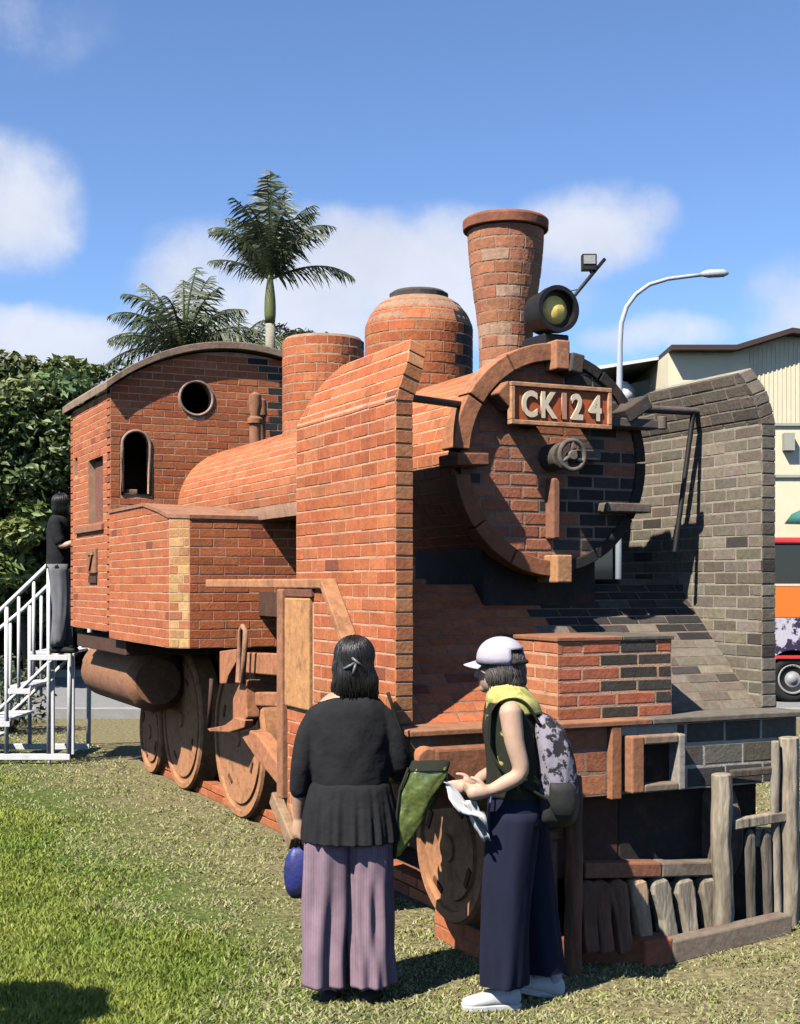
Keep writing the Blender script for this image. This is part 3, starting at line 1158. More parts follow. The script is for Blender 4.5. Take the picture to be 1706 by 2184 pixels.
def cab_span(v):
    if v <= RE + .0:
        iv = [(XL, XR)]
    else:
        d = math.sqrt(max(.0001, RRAD ** 2 - (v + .02 - RZC) ** 2))
        iv = [(max(XL, CX - d), min(XR, CX + d))]
    return sub_holes(iv, v)


courses(cab, fcab, CZ0, RP - .06, cab_span, L=.225, H=.075, colfn=half(black, 4.5, 5.0))
# pale rims round the openings
for (pts2, nm) in ((hole1, 'window_rim'), (arch, 'window_rim')):
    mb = MB((.50, .33, .25))
    mb.tube([fcab(p[0], p[1], .004) for p in pts2], .016, n=8, closed=True)
    part(mb, nm, 'terracotta', 0, True, parent=cab)
part(MB((.46, .24, .15)).box(AX - .09, AX + .02, CYF + .02, CYF + .12, AZ0 + .005, AZ0 + .05), 'loose_brick', 'terracotta', .006, parent=cab)
# cab side walls with doorway
DY0, DY1, DZ0, DZ1 = 13.72, 14.42, 2.44, 3.13


def side_wall(sx_):
    Xw = XL if sx_ < 0 else XR
    fm = plane_map((Xw, 0, 0), (0, 1, 0), (0, 0, 1), (sx_, 0, 0))
    mb = MB(MO)
    o4 = [(CYF + .001, CZ0), (CYR, CZ0), (CYR, RE + .02), (CYF + .001, RE + .02)]
    hole = [(DY0, DZ0), (DY1, DZ0), (DY1, DZ1), (DY0, DZ1)]
    win = [(14.98, 3.02), (15.14, 3.02), (15.14, 3.24), (14.98, 3.24)]
    mb.holed(o4, [hole, win], fm, -WT, 0)
    wl = part(mb, 'side_wall', 'mortar', 0, parent=cab)

    def sp(v):
        iv = [(CYF, CYR)]
        hs = []
        if DZ0 < v < DZ1: hs.append((DY0, DY1))
        if 3.02 < v < 3.24: hs.append((14.98, 15.14))
        res = []
        cur = CYF
        for (a, b) in sorted(hs):
            res.append((cur, a)); cur = b
        res.append((cur, CYR))
        return res
    courses(wl if False else cab, fm, CZ0, RE - .01, sp, L=.225, H=.075, colfn=(lambda p: jitter((.62, .185, .075)) if random.random() < .5 else red(p)) if sx_ < 0 else soot)


side_wall(-1)
side_wall(1)
part(MB((.30, .12, .08)).box(XL + .06, XL + .10, 13.86, 14.36, DZ0, DZ1 - .02), 'cab_door', 'terracotta', .006, parent=cab)
part(MB((.44, .19, .11)).box(XL - .035, XL + .06, DY0 - .06, 15.0, DZ0 - .075, DZ0 - .003), 'door_sill', 'terracotta', .006, parent=cab)
# small raised plate on the cab flank
part(MB((.42, .19, .10)).box(XL - .03, XL + .01, 13.95, 14.36, 1.93, 2.19), 'flank_plate', 'terracotta', .006, parent=cab)
part(MB((.46, .22, .12)).box(XL - .045, XL - .028, 14.02, 14.28, 2.12, 2.155), 'plate_figure', 'terracotta', .003, parent=cab)
part(MB((.46, .22, .12)).bar((XL - .037, 14.06, 2.13), (XL - .037, 14.2, 1.96), .03, .03), 'plate_figure', 'terracotta', .003, parent=cab)
part(MB((.10, .045, .03)).box(XL - .02, XL + .01, 13.97, 14.34, 1.83, 1.90), 'plate_slot', 'terracotta', 0, parent=cab)
# rear wall and floor
mb = MB((.3, .15, .1))
mb.prism([(XL, CYR - .12, CZ0), (XR, CYR - .12, CZ0)] + [(XR - (XR - XL) * i / 16, CYR - .12, roof_z(XR - (XR - XL) * i / 16) - .03) for i in range(17)], (0, .12, 0))
part(mb, 'rear_wall', 'terracotta', 0, parent=cab)
part(MB((.2, .1, .06)).box(XL + .15, XR - .15, CYF + .15, CYR - .13, CZ0, CZ0 + .1), 'cab_floor', 'terracotta', 0, parent=cab)
# arched roof slab
mb = MB((.36, .255, .18))
nn = 40
vs = []
for i in range(nn + 1):
    x = XL - .06 + (XR - XL + .12) * i / nn
    z = roof_z(x)
    for (y, zz) in ((13.30, z), (CYR + .18, z), (CYR + .18, z + .075), (13.30, z + .075)):
        vs.append((x, y, zz))
fs = []
for i in range(nn):
    for j in range(4):
        j2 = (j + 1) % 4
        fs.append((i * 4 + j, i * 4 + j2, i * 4 + 4 + j2, i * 4 + 4 + j))
fs += [(0, 1, 2, 3), tuple(nn * 4 + i for i in (3, 2, 1, 0))]
mb.add(vs, fs)
part(mb, 'cab_roof', 'terracotta', .006, parent=cab)

# --- side tanks
TY0, TYC, TY1 = 11.0, 11.16, 13.38
TZ0 = 1.28


def tank_top(y):
    return 2.37 + .15 * smoothstep(11.0, 12.0, y)


for sx_ in (-1, 1):
    Xo = XL - .012 if sx_ < 0 else XR + .012
    Xi = 4.365 if sx_ < 0 else 4.375
    ch = .13
    xc = Xo - sx_ * ch
    mb = MB(MO)
    outline = [(Xo, TYC + .0), (Xo, 11.5), (Xo, 12.0), (Xo, TY1), (Xi, TY1), (Xi, 12.0), (Xi, 11.5), (Xi, TY0), (xc, TY0)]
    n_ = len(outline)
    vs = [(x, y, TZ0) for (x, y) in outline] + [(x, y, tank_top(y)) for (x, y) in outline]
    fs = [tuple(range(n_)), tuple(range(2 * n_ - 1, n_ - 1, -1))] + [(i, (i + 1) % n_, n_ + (i + 1) % n_, n_ + i) for i in range(n_)]
    mb.add(vs, fs)
    tank = part(mb, 'side_tank', 'mortar', 0)
    tc_ = (lambda p: jitter((.61, .178, .068)) if random.random() < .6 else red(p)) if sx_ < 0 else soot
    fm = plane_map((Xo, 0, 0), (0, 1, 0), (0, 0, 1), (sx_, 0, 0))

    def tsp(v):
        y0 = TYC
        while tank_top(y0) < v and y0 < TY1: y0 += .02
        return [(y0, TY1)] if y0 < TY1 - .1 else []
    courses(tank, fm, TZ0, 2.51, tsp, L=.225, H=.0768, colfn=tc_)
    fm = plane_map((0, TY0, 0), (1, 0, 0), (0, 0, 1), (0, -1, 0))
    xs = sorted((xc, Xi))
    courses(tank, fm, TZ0, 2.365, lambda v: [(xs[0], xs[1])], L=.225, H=.0768, colfn=half(soot, 4.5, 4.9))
    # chamfered corner of yellow bricks
    e0, e1 = Vector((xc, TY0, 0)), Vector((Xo, TYC, 0))
    du = (e1 - e0).normalized()
    nrm = Vector((du.y, -du.x, 0)) if sx_ > 0 else Vector((-du.y, du.x, 0))
    if nrm.y > 0: nrm = -nrm
    fm = plane_map(e0, du, (0, 0, 1), nrm)
    courses(tank, fm, TZ0, 2.365, lambda v: [(0, (e1 - e0).length)], L=.11, H=.0768, colfn=lambda p: jitter((.66, .40, .17) if random.random() < .5 else (.56, .29, .115) if random.random() < .8 else (.5, .2, .085), .14), off=.055)
    # thin lid following the sloped top
    mb = MB((.47, .22, .13))
    vs = [(x + (sx_ * .015 if abs(x - Xo) < .01 else 0), y - (.015 if y < 11.1 else 0), tank_top(y) + .001) for (x, y) in outline]
    vs += [(x, y, z + .03) for (x, y, z) in vs]
    mb.add(vs, fs)
    part(mb, 'tank_lid', 'terracotta', 0, parent=tank)

# --- frames, running boards, cylinders
part(MB((.10, .045, .03)).box(XL + .06, XR - .06, 13.0, 15.3, 1.12, 1.27), 'cab_underframe', 'terracotta', .01)
part(MB((.10, .05, .03)).box(3.79, 4.95, 8.4, 11.0, 1.55, 1.75), 'boiler_cradle', 'terracotta', 0)  # colour darkened to stand for the shade in the opening
for sx_ in (-1, 1):
    xo, xi = (2.955, 3.66) if sx_ < 0 else (5.08, 5.765)
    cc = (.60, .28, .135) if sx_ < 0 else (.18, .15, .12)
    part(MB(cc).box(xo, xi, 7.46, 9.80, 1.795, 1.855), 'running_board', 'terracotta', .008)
    mb = MB(cc)
    xa, xb_ = (2.955, 3.055) if sx_ < 0 else (5.665, 5.765)
    mb.prism([(xa, 7.46, 1.795), (xa, 7.46, 1.855), (xa, 6.72, 1.10), (xa, 6.72, 1.04)], (xb_ - xa, 0, 0))
    part(mb, 'running_board_slope', 'terracotta', .006)
    # cylinder block under the deflector
    x0, x1 = (2.985, 3.655) if sx_ < 0 else (5.085, 5.745)
    mb = MB(MO if sx_ < 0 else MG)
    prof = [(8.15, .42), (8.15, 1.79), (7.46, 1.79), (6.80, 1.10), (6.80, .98), (7.62, .98), (7.78, .42)]
    mb.prism([(x0, y, z) for (y, z) in prof], (x1 - x0, 0, 0))
    cyl = part(mb, 'cylinder_block', 'mortar', 0)
    fm = plane_map((x0 if sx_ < 0 else x1, 0, 0), (0, 1, 0), (0, 0, 1), (sx_, 0, 0))

    def csp(v, s=sx_):
        y0 = 6.80 if v < 1.10 else 6.80 + (v - 1.10) * .957
        if v < .98: y0 = 7.62 + (.98 - v) * .286
        y1 = 8.15
        if s < 0 and 1.04 < v < 1.77: y1 = 7.64
        return [(y0, y1)] if y1 - y0 > .04 else []
    courses(cyl, fm, .42, 1.79, csp, L=.215, H=.0762, colfn=(lambda p: jitter((.62, .205, .082)) if random.random() < .5 else red(p)) if sx_ < 0 else soot)
    if sx_ < 0:
        # smooth panel and post on the cylinder flank
        part(MB((.68, .34, .14)).box(2.958, 2.99, 7.66, 8.09, 1.05, 1.735), 'cylinder_panel', 'terracotta', .008, parent=cyl)
        part(MB((.47, .21, .11)).box(2.945, 3.02, 8.095, 8.20, .45, 1.79), 'cylinder_post', 'terracotta', .008, parent=cyl)
        part(MB((.25, .10, .06)).box(2.96, 2.995, 7.62, 8.09, 1.742, 1.79), 'panel_head', 'terracotta', .004, parent=cyl)


XF[0] = 1.0
part(MB((.12, .055, .036)).box(3.52, 3.60, 6.42, 12.9, .22, 1.55), 'frame_plate', 'terracotta', .01)  # frame plates and stretcher coloured darker to deepen the shade under the engine
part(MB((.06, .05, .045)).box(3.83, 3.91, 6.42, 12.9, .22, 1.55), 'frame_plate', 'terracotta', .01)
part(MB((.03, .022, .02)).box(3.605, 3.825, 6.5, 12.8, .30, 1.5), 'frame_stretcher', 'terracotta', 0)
# valve gear on the near side (points read off at the plane of the rods)
XG = 3.0


def gp(px, py, X=XG):
    return onX(px, py, X)


def gbar(a, b, wd, th, col, name, X=XG, bev=.008):
    part(MB(col).bar(gp(*a, X), gp(*b, X), th, wd, up=(0, 0, 1) if abs(a[0] - b[0]) > 12 else (0, 1, 0)), name, 'terracotta', bev)


OR = (.56, .23, .11)
gbar((534, 1413), (612, 1418), .13, .08, OR, 'guide_bar', 2.78)
gbar((553, 1490), (610, 1492), .085, .08, OR, 'guide_bar', 2.78)
gbar((606, 1495), (610, 1640), .10, .06, OR, 'guide_post', 2.70)
for k, yy in enumerate((1515, 1560, 1590, 1622)):
    p = gp(606, yy, 2.665)
    part(MB().tube([p, p + Vector((.03, 0, 0))], .018, n=10), 'bolt', 'dark_metal', 0, True, 40)
# bracket plate behind the link
q = [gp(*p, 2.85) for p in ((468, 1389), (505, 1384), (503, 1412), (487, 1440), (482, 1458), (468, 1458))]
part(MB(OR).prism(q, (.07, 0, 0)), 'link_bracket', 'terracotta', .006)
# slotted expansion link: an open loop
loop = [gp(*p, 2.66) for p in ((507, 1455), (511, 1400), (513, 1345), (518, 1336), (524, 1345), (521, 1400), (517, 1455))]
part(MB((.48, .25, .15)).tube(loop, .018, n=8, closed=True), 'expansion_link', 'terracotta', 0, True)
q = [gp(*p, 2.68) for p in ((514, 1450), (528, 1450), (524, 1468), (526, 1530), (516, 1548), (496, 1552), (496, 1490), (506, 1466))]
part(MB(OR).prism(q, (.09, 0, 0)), 'combination_lever', 'terracotta', .008)
q = [gp(*p, 2.66) for p in ((441, 1554), (478, 1547), (500, 1530), (522, 1536), (520, 1552), (488, 1562), (446, 1560))]
part(MB(OR).prism(q, (.06, 0, 0)), 'return_crank', 'terracotta', .006)
part(MB((.12, .06, .045)).tube([gp(451, 1448, 2.7), gp(445, 1552, 2.7)], .014, n=8), 'eccentric_rod', 'terracotta', 0, True)
q = [gp(*p, 2.70) for p in ((510, 1566), (530, 1556), (548, 1566), (600, 1640), (640, 1664), (640, 1702), (596, 1680), (540, 1610))]
part(MB(OR).prism(q, (.10, 0, 0)), 'connecting_rod', 'terracotta', .01)
p = gp(617, 1654, 2.66)
part(MB((.16, .06, .04)).box(p.x, p.x + .05, p.y - .06, p.y + .05, p.z - .055, p.z + .055), 'crosshead_pin', 'terracotta', .006)
gbar((586, 1700), (628, 1800), .09, .06, (.44, .29, .17), 'drain_pipe', 2.75)

# --- wheels


def wheel(x_out, y, r, side, name, lift=0.0):
    """solid cast disc with flange rim; the outer face stands at x_out"""
    ax = Vector((side, 0, 0))
    o = Vector((x_out, y, r + lift))
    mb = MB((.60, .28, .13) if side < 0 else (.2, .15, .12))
    tk = .20
    prof = [(0, -tk), (r - .02, -tk), (r, -tk + .02), (r, -.02), (r - .015, 0), (r - .06, 0), (r - .065, -.02), (r - .11, -.022), (r - .115, -.004), (.07, -.004), (.065, .012), (0, .012)]
    mb.lathe(o, ax, prof, n=56)
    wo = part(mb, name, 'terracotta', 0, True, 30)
    for k in range(4):
        a = k * PI / 2 + .5
        c_ = o + Vector((0, math.cos(a), math.sin(a))) * (r * .62)
        e_ = Vector((0, -math.sin(a), math.cos(a))) * .05
        part(MB((.18, .07, .04)).bar(c_ - e_ - ax * .01, c_ + e_ - ax * .01, .03, .028, up=(1, 0, 0)), 'wheel_slot', 'terracotta', 0, parent=wo)
    return wo


for y in (8.45, 10.05, 11.65):
    wheel(3.29, y, .62, -1, 'driving_wheel')
    wheel(4.14, y, .62, 1, 'driving_wheel')
wheel(3.29, 12.75, .40, -1, 'carrying_wheel')
wheel(4.14, 12.75, .40, 1, 'carrying_wheel')
wheel(2.96, 5.80, .365, -1, 'carrying_wheel', .185)
wheel(4.46, 5.80, .365, 1, 'carrying_wheel', .185)
part(MB((.16, .08, .05)).tube([(3.1, 5.80, .55), (4.3, 5.80, .55)], .06, n=14), 'axle', 'terracotta', 0, True, 40)
chock = part(MB((.4, .18, .1)).box(3.10, 3.25, 5.72, 6.22, -.01, .15), 'wheel_chock', 'mortar', 0)
courses(chock, plane_map((3.10, 0, 0), (0, 1, 0), (0, 0, 1), (-1, 0, 0)), 0, .15, lambda v: [(5.72, 6.22)], L=.19, H=.06, colfn=red)
mb = MB((.40, .19, .10))
mb.lathe((3.05, 11.5, .97), (0, 1, 0), [(0, 0), (.2, .02), (.27, .10), (.27, 1.95), (.2, 2.13), (0, 2.16)], n=36)
part(mb, 'air_reservoir', 'terracotta', 0, True, 40)
part(MB((.14, .06, .04)).box(2.95, 3.10, 11.6, 13.0, 1.16, 1.30), 'reservoir_hanger', 'terracotta', .01)
# plinth and brick rail under the wheels
mb = MB((.30, .14, .085))
mb.box(3.37, 4.06, 6.1, 13.2, -.02, .05)
plinth = part(mb, 'plinth', 'mortar', 0)
courses(plinth, plane_map((3.37, 0, 0), (0, 1, 0), (0, 0, 1), (-1, 0, 0)), 0, .13, lambda v: [(6.1, 13.2)], L=.2, H=.065, colfn=red, depth=.10)
# --- pilot (cowcatcher) of weathered bars
WG = (.42, .355, .265)


def picket(bot, top, wd, th, col):
    """a sawn bar with a weathered, chamfered head"""
    mb = MB(col)
    bot, top = Vector(bot), Vector(top)
    d = (top - bot).normalized()
    s = Vector((1, 0, 0))
    s = (s - d * s.dot(d)).normalized()
    n_ = s.cross(d).normalized()
    ts = (0, .2, .42, .62, .8, .93, 1.0)
    wf = (.86, .84, .82, .98, 1.18, 1.02, .45)
    vs = []
    k = len(ts)
    for tt, wq in zip(ts, wf):
        p = bot + (top - bot) * tt
        w2 = wd / 2 * wq * (1 + random.uniform(-.06, .06))
        t2 = th / 2 * (1.0 if tt < .99 else .6)
        o_ = s * random.uniform(-.004, .004)
        for (a, b) in ((-1, -1), (1, -1), (1, 1), (-1, 1)):
            vs.append(p + o_ + s * (a * w2) + n_ * (b * t2))
    fs = [(0, 3, 2, 1), tuple((k - 1) * 4 + i for i in range(4))]
    for i in range(k - 1):
        for j in range(4):
            j2 = (j + 1) % 4
            fs.append((i * 4 + j, i * 4 + j2, i * 4 + 4 + j2, i * 4 + 4 + j))
    mb.add(vs, fs)
    return part(mb, 'pilot_bar', 'wood_grey', .010)


def post(b, t, r_, col, name='pilot_post'):
    mb = MB(col)
    b, t = Vector(b), Vector(t)
    b.z = -.02
    ps = [b.lerp(t, i / 8) + Vector((random.uniform(-.005, .005), random.uniform(-.005, .005), 0)) for i in range(9)]
    mb.tube(ps, [r_ * (1 + random.uniform(-.08, .1)) for _ in ps], n=8)
    part(mb, name, 'wood_grey', .006, True, 40)


PB0, PB1, PB2 = onZ(1196, 2052, .0), onZ(1412, 2062, .0), onZ(1690, 1984, .11)
PB2.z = 0
hv = Vector((0, 0, .055))
inw = Vector((.05, .12, 0))
part(MB((.30, .10, .055)).bar(PB0 + hv + inw * .6, PB1 + hv + inw * .6, .13, .125), 'pilot_sill', 'terracotta', .01)
sq = [PB1 + Vector((.07, 0, 0)), PB2, PB2 + Vector((0, 0, .19)), PB1 + Vector((.07, 0, .115))]
part(MB((.24, .19, .145)).prism([sq[0], sq[1] + Vector((0, 0, .085)), sq[2], sq[3]], Vector((-.02, .085, 0))), 'pilot_sill', 'terracotta', .01)


def bank_h(x, y):
    """low grassy bank that rises along the dark wing of the pilot"""
    x, y = np.asarray(x, float), np.asarray(y, float)
    t_ = np.clip((x - PB1.x - .05) / (PB2.x - PB1.x), 0, 1)
    ys = PB1.y + (np.clip(x, PB1.x, PB2.x) - PB1.x) * (PB2.y - PB1.y) / (PB2.x - PB1.x)
    d_ = ys - y
    f_ = np.clip(1 - np.where(d_ > 0, d_ / .75, -d_ / .5), 0, 1)
    e_ = np.clip((6.6 - x) / 1.2, 0, 1)
    return .098 * t_ * (f_ * f_ * (3 - 2 * f_)) * e_


bx_n, by_n = 60, 50
gxx = np.linspace(PB1.x, 6.7, bx_n)
gyy = np.linspace(4.3, 6.0, by_n)
bank = MB()
bank.add([(x, y, float(bank_h(x, y)) + (.003 if bank_h(x, y) > .002 else -.01)) for x in gxx for y in gyy],
         [(i * by_n + j, (i + 1) * by_n + j, (i + 1) * by_n + j + 1, i * by_n + j + 1) for i in range(bx_n - 1) for j in range(by_n - 1)])
bk_ = bank.build('earth_bank', 'turf', smooth=True)
props(fix_normals(bk_), 'low grassy bank rising beside the pilot', 'bank', kind='structure')
part(MB((.02, .017, .016)).box(3.18, 4.86, 6.16, 6.22, .0, .60), 'shade_backing', 'terracotta', 0)  # near-black sheets added as the deep shade seen between the pilot bars
part(MB((.02, .017, .016)).box(3.24, 4.86, 5.78, 5.82, .0, .40), 'shade_backing', 'terracotta', 0)
nose = PB1 + Vector((0, .045, 0))
part(MB((.50, .155, .075)).box(nose.x - .085, nose.x + .075, nose.y - .035, nose.y + .11, 0, .128), 'pilot_nose', 'terracotta', .012)
YR_ = 5.46
rA, rM, rB = onY(1236, 1853, YR_), onY(1400, 1852, YR_), onY(1548, 1848, YR_)
part(MB((.34, .14, .08)).bar(rA, rM, .10, .075), 'pilot_rail', 'terracotta', .01)
part(MB((.25, .20, .155)).bar(rM, rB, .10, .075), 'pilot_rail', 'terracotta', .01)
for (tx, ty, bx_, by, col) in ((1350, 1872, 1375, 2026, (.56, .36, .23)), (1398, 1870, 1430, 2020, WG), (1450, 1870, 1475, 2016, WG), (1502, 1868, 1522, 2012, WG),
                               (1308, 1874, 1330, 2030, (.26, .12, .075)), (1272, 1876, 1288, 2030, (.24, .11, .07)), (1246, 1876, 1256, 2030, (.24, .11, .07))):  # these three bars are coloured darker for the shadow over them
    b = onY(bx_, by, 5.42); b.z = max(b.z, .02)
    picket(b, onY(tx, ty, 5.45), .092, .085, jitter(col, .1))
post(onY(1543, 2000, 5.37), onY(1538, 1650, 5.37), .050, WG)
post(onY(1685, 1995, 5.36), onY(1683, 1572, 5.36), .050, WG)
post(onY(1660, 1995, 5.36), onY(1652, 1580, 5.36), .024, (.40, .35, .28))
post(onY(1222, 2030, 5.37), onY(1222, 1655, 5.37), .045, (.26, .11, .065))
post(onY(1178, 2030, 5.46), onY(1178, 1790, 5.46), .030, (.42, .2, .13))
part(MB((.42, .19, .11)).box(*[v for p in ((onY(1166, 1790, 5.46), onY(1208, 1770, 5.46)),) for v in (p[0].x, p[1].x, 5.43, 5.50, p[0].z, p[1].z)]), 'post_cap', 'terracotta', .006)
part(MB(WG).bar(onY(1560, 1758, 5.37), onY(1672, 1740, 5.36), .055, .05), 'pilot_rail', 'wood_grey', .006)
part(MB((.14, .11, .09)).bar(onY(1560, 1650, 5.40), onY(1672, 1640, 5.38), .05, .035), 'pilot_rail', 'wood_grey', .006)
for px in (1598, 1632):
    picket(onY(px + 6, 2000, 5.37), onY(px, 1768, 5.37), .045, .04, jitter((.20, .165, .13), .15))

# ------------------------------------------------------------------ backdrop: building, bus, street lamp, flood light, stairs
# cream corrugated hall across the road
BD = 40.0
bu = at(1425, 1100, BD)
bu.z = 0
hall = empty('factory_hall', bu, -YAW)
props(hall, 'cream corrugated metal hall with brown gable trim behind the bus', 'building')
S40 = BD / FPX


def hx(px): return (px - 1425) * S40
def hz(py): return CAM_H + (HOR - py) * S40


mb = MB()
W1 = hx(2250)
zE, zP = hz(752), hz(716)
prof = [(0, 0), (W1, 0), (W1, zE - .4), (hx(1935), hz(752)), (hx(1680), zP), (hx(1562), hz(752)), (0, zE)]
mb.prism([(x, 0, z) for (x, z) in prof], (0, 22, 0))
part_local = lambda m, n, mt, bevel=0, smooth=False, parent=None: fix_normals(m.build(n, mt, parent or hall, smooth=smooth, bevel=bevel, local=True))
wallo = part_local(mb, 'wall', 'cream_wall')
# corrugation ribs of the gable sheet
mb = MB()
x = hx(1600)
while x < W1 - .2:
    top = zP - abs(x - hx(1680)) * (zP - zE) / (hx(1680) - hx(1562)) - .12
    if top < zE - .2: top = zE - .2
    mb.box(x - .025, x + .025, -.02, .02, hz(905) + .02, max(top, hz(905) + .1))
    x += .13
part_local(mb, 'corrugation', 'cream_wall', parent=wallo)
for yy in (905, 1015):
    part_local(MB().box(0, W1, -.07, .03, hz(yy) - .05, hz(yy) + .03), 'flashing', 'grey_wall', parent=wallo)
mb = MB()
edge = [(-.0, zE), (hx(1562), zE), (hx(1680), zP), (hx(1935), zE), (W1, zE - .4)]
for (a, b) in zip(edge[:-1], edge[1:]):
    mb.prism([(a[0], -.5, a[1]), (b[0], -.5, b[1]), (b[0], -.5, b[1] + .15), (a[0], -.5, a[1] + .15)], (0, 23, 0))
part_local(mb, 'roof', 'roof_brown')
# lower wing with a lean-to roof, a grey flank and a vent
mb = MB()
mb.prism([(hx(1372), 3, 0), (0, 3, 0), (0, 3, hz(775)), (hx(1372), 3, hz(790))], (0, 10, 0))
part_local(mb, 'wing', 'grey_wall')
mb = MB()
mb.prism([(hx(1245), 1.5, hz(778)), (.1, 1.5, hz(748)), (.1, 1.5, hz(742)), (hx(1245), 1.5, hz(770))], (0, 10, 0))
part_local(mb, 'wing_roof', 'roof_white')
part_local(MB().box(hx(1250), hx(1345), 3.4, 10, 0, hz(786)), 'wing_opening', 'window_dark')
part_local(MB().lathe((hx(1352), 2.3, hz(845)), (0, 0, 1), [(.0, 0), (.42, .02), (.42, .5), (.2, .75), (0, .8)], n=20), 'roof_vent', 'roof_white', smooth=True)
part_local(MB().box(hx(1668), hx(1690), -.25, 0, hz(925), hz(962)), 'meter_box', 'grey_wall')
part_local(MB().lathe((hx(1704), -1.2, hz(1120)), (0, 0, 1), [(.75, 0), (.55, .28), (.25, .42), (0, .46)], n=20), 'awning', 'umbrella_teal', smooth=True)

# coach parked on the road
BUD = 20.5
SB = BUD / FPX
bb = at(1590, 1243, BUD)
bb.z = 0
bus = empty('bus', bb, -YAW)
props(bus, 'orange and red bus with patterned side parked behind the locomotive', 'bus')


def busx(px): return (px - 1590) * SB
def busz(py): return CAM_H + (HOR - py) * SB


bl = lambda m, n, mt, bevel=.02, smooth=False, parent=None: fix_normals(m.build(n, mt, parent or bus, smooth=smooth, bevel=bevel, local=True))
BWID = 2.3
XE = 7.6
WHX, WHR = busx(1692), .36
body = bl(MB().box(0, XE, 0, BWID, busz(1320), busz(1246)), 'body', 'bus_orange', .03)
# patterned band with arches cut for the wheels
arch_out = [(0.0, busz(1392)), (0.0, busz(1318)), (XE, busz(1318)), (XE, busz(1392))]
mb = MB()


def skirt(z0, z1):
    """side panel between z0 and z1 with round wheel cut-outs"""
    outl = [(0.0, z0)]
    for wx in (WHX, WHX + 4.6):
        R2 = WHR + .09
        if z0 < WHR + R2:
            a0 = math.asin(max(-1, min(1, (z0 - WHR) / R2)))
            a1 = PI - a0
            seq = [a1 + (a0 - a1) * i / 14 for i in range(15)]
            for a in seq:
                zz = WHR + math.sin(a) * R2
                if zz < z1 - .02:
                    outl.append((wx + math.cos(a) * R2, zz))
    outl += [(XE, z0), (XE, z1), (0, z1)]
    return outl


m1 = MB(); m1.prism([(x, 0.003, z) for (x, z) in skirt(busz(1398), busz(1318))], (0, BWID - .006, 0))
bl(m1, 'graphic_panel', 'bus_graphic', 0)
m1 = MB(); m1.prism([(x, 0, z) for (x, z) in skirt(.24, busz(1398))], (0, BWID, 0))
bl(m1, 'skirt', 'bus_red', 0)
bl(MB().box(.02, XE - .02, .015, BWID - .015, busz(1246), busz(1160)), 'window_band', 'window_dark', .02)
for k in range(6):
    xx = .35 + k * 1.2
    bl(MB().box(xx, xx + .05, .004, .02, busz(1245), busz(1162)), 'window_pillar', 'dark_metal', 0)
bl(MB().box(-.01, XE + .01, -.01, BWID + .01, busz(1160), busz(1146)), 'roof', 'bus_red', .03)
bl(MB().box(-.005, XE, -.006, .02, busz(1250), busz(1245)), 'trim', 'letter', 0)
for wx in (WHX, WHX + 4.6):
    for (y0, y1) in ((.03, .25), (BWID - .25, BWID - .03)):
        w_ = bl(MB().lathe((wx, y0, WHR), (0, 1, 0), [(0, 0.02), (WHR * .62, .02), (WHR * .66, 0), (WHR * .95, 0), (WHR, .04), (WHR, .18), (WHR * .9, .22), (0, .22)], n=32), 'wheel', 'tyre', 0, True)
        bl(MB().lathe((wx, y0 - .012, WHR), (0, 1, 0), [(0, .005), (WHR * .16, .005), (WHR * .2, .03), (WHR * .54, .035), (WHR * .62, -.008), (WHR * .64, .05)], n=28), 'rim', 'hub_white', 0, True, parent=w_)

# street lamp with a swan neck
SD = 27.0
lb = at(1320, 1243, SD); lb.z = 0
sl = empty('street_lamp', lb, -YAW)
props(sl, 'tall white street lamp with long curved arm over the bus', 'street lamp')
ss = SD / FPX
pp = [(1320, 0)] + [((p - 1320) * ss, 0, CAM_H + (HOR - q) * ss) for (p, q) in ((1321, 1000), (1321, 830), (1322, 735), (1325, 690), (1336, 655), (1356, 628), (1385, 607), (1425, 595), (1470, 589), (1500, 586))]
pp[0] = (0, 0, 0)
fix_normals(MB().tube(pp, [.085, .075, .065, .055, .05, .048, .045, .042, .04, .04, .038], n=12).build('pole', 'pole_white', sl, True, local=True))
hd = Vector(((1500 - 1320) * ss, 0, CAM_H + (HOR - 585) * ss))
m1 = MB(); m1.tube([hd + Vector((-.05, 0, 0)), hd + Vector((.1, 0, .01)), hd + Vector((.4, 0, .02)), hd + Vector((.5, 0, .02))], [.04, .085, .08, .03], n=12)
fix_normals(m1.build('lamp_head', 'pole_white', sl, True, local=True))

# flood light on a slanted arm above the head lamp
fd = 7.6
f0, f1 = at(1205, 655, fd), at(1290, 552, fd)
fl = empty('flood_light', f0)
props(fl, 'small black flood light on a slanted arm behind the head lamp', 'flood light')
fix_normals(MB().tube([f0 + Vector((0, .0, -.12)), f0, f1], .011, n=8).build('arm', 'dark_metal', fl, True))
fc = at(1256, 560, fd)
m1 = MB(); ru, rv = Vector((CS, -SN, 0)), Vector((0, 0, 1)); rn = Vector((SN, CS, 0))
M4 = Matrix((ru, rn, rv)).transposed().to_4x4(); M4.translation = fc
m1.box(-.042, .042, -.02, .03, -.046, .046, None, M4)
fix_normals(m1.build('housing', 'dark_metal', fl, bevel=.004))
m1 = MB(); m1.box(-.033, .033, -.026, -.0205, -.012, .036, None, M4)
fix_normals(m1.build('led_panel', 'hub_white', fl))
fix_normals(MB().tube([fc + Vector((0, .01, -.02)), at(1262, 586, fd)], .006, n=6).build('bracket', 'dark_metal', fl, True))
fix_normals(MB().tube([at(1235, 617, fd), at(1180, 628, fd)], .003, n=6).build('stay_wire', 'dark_metal', fl, True))

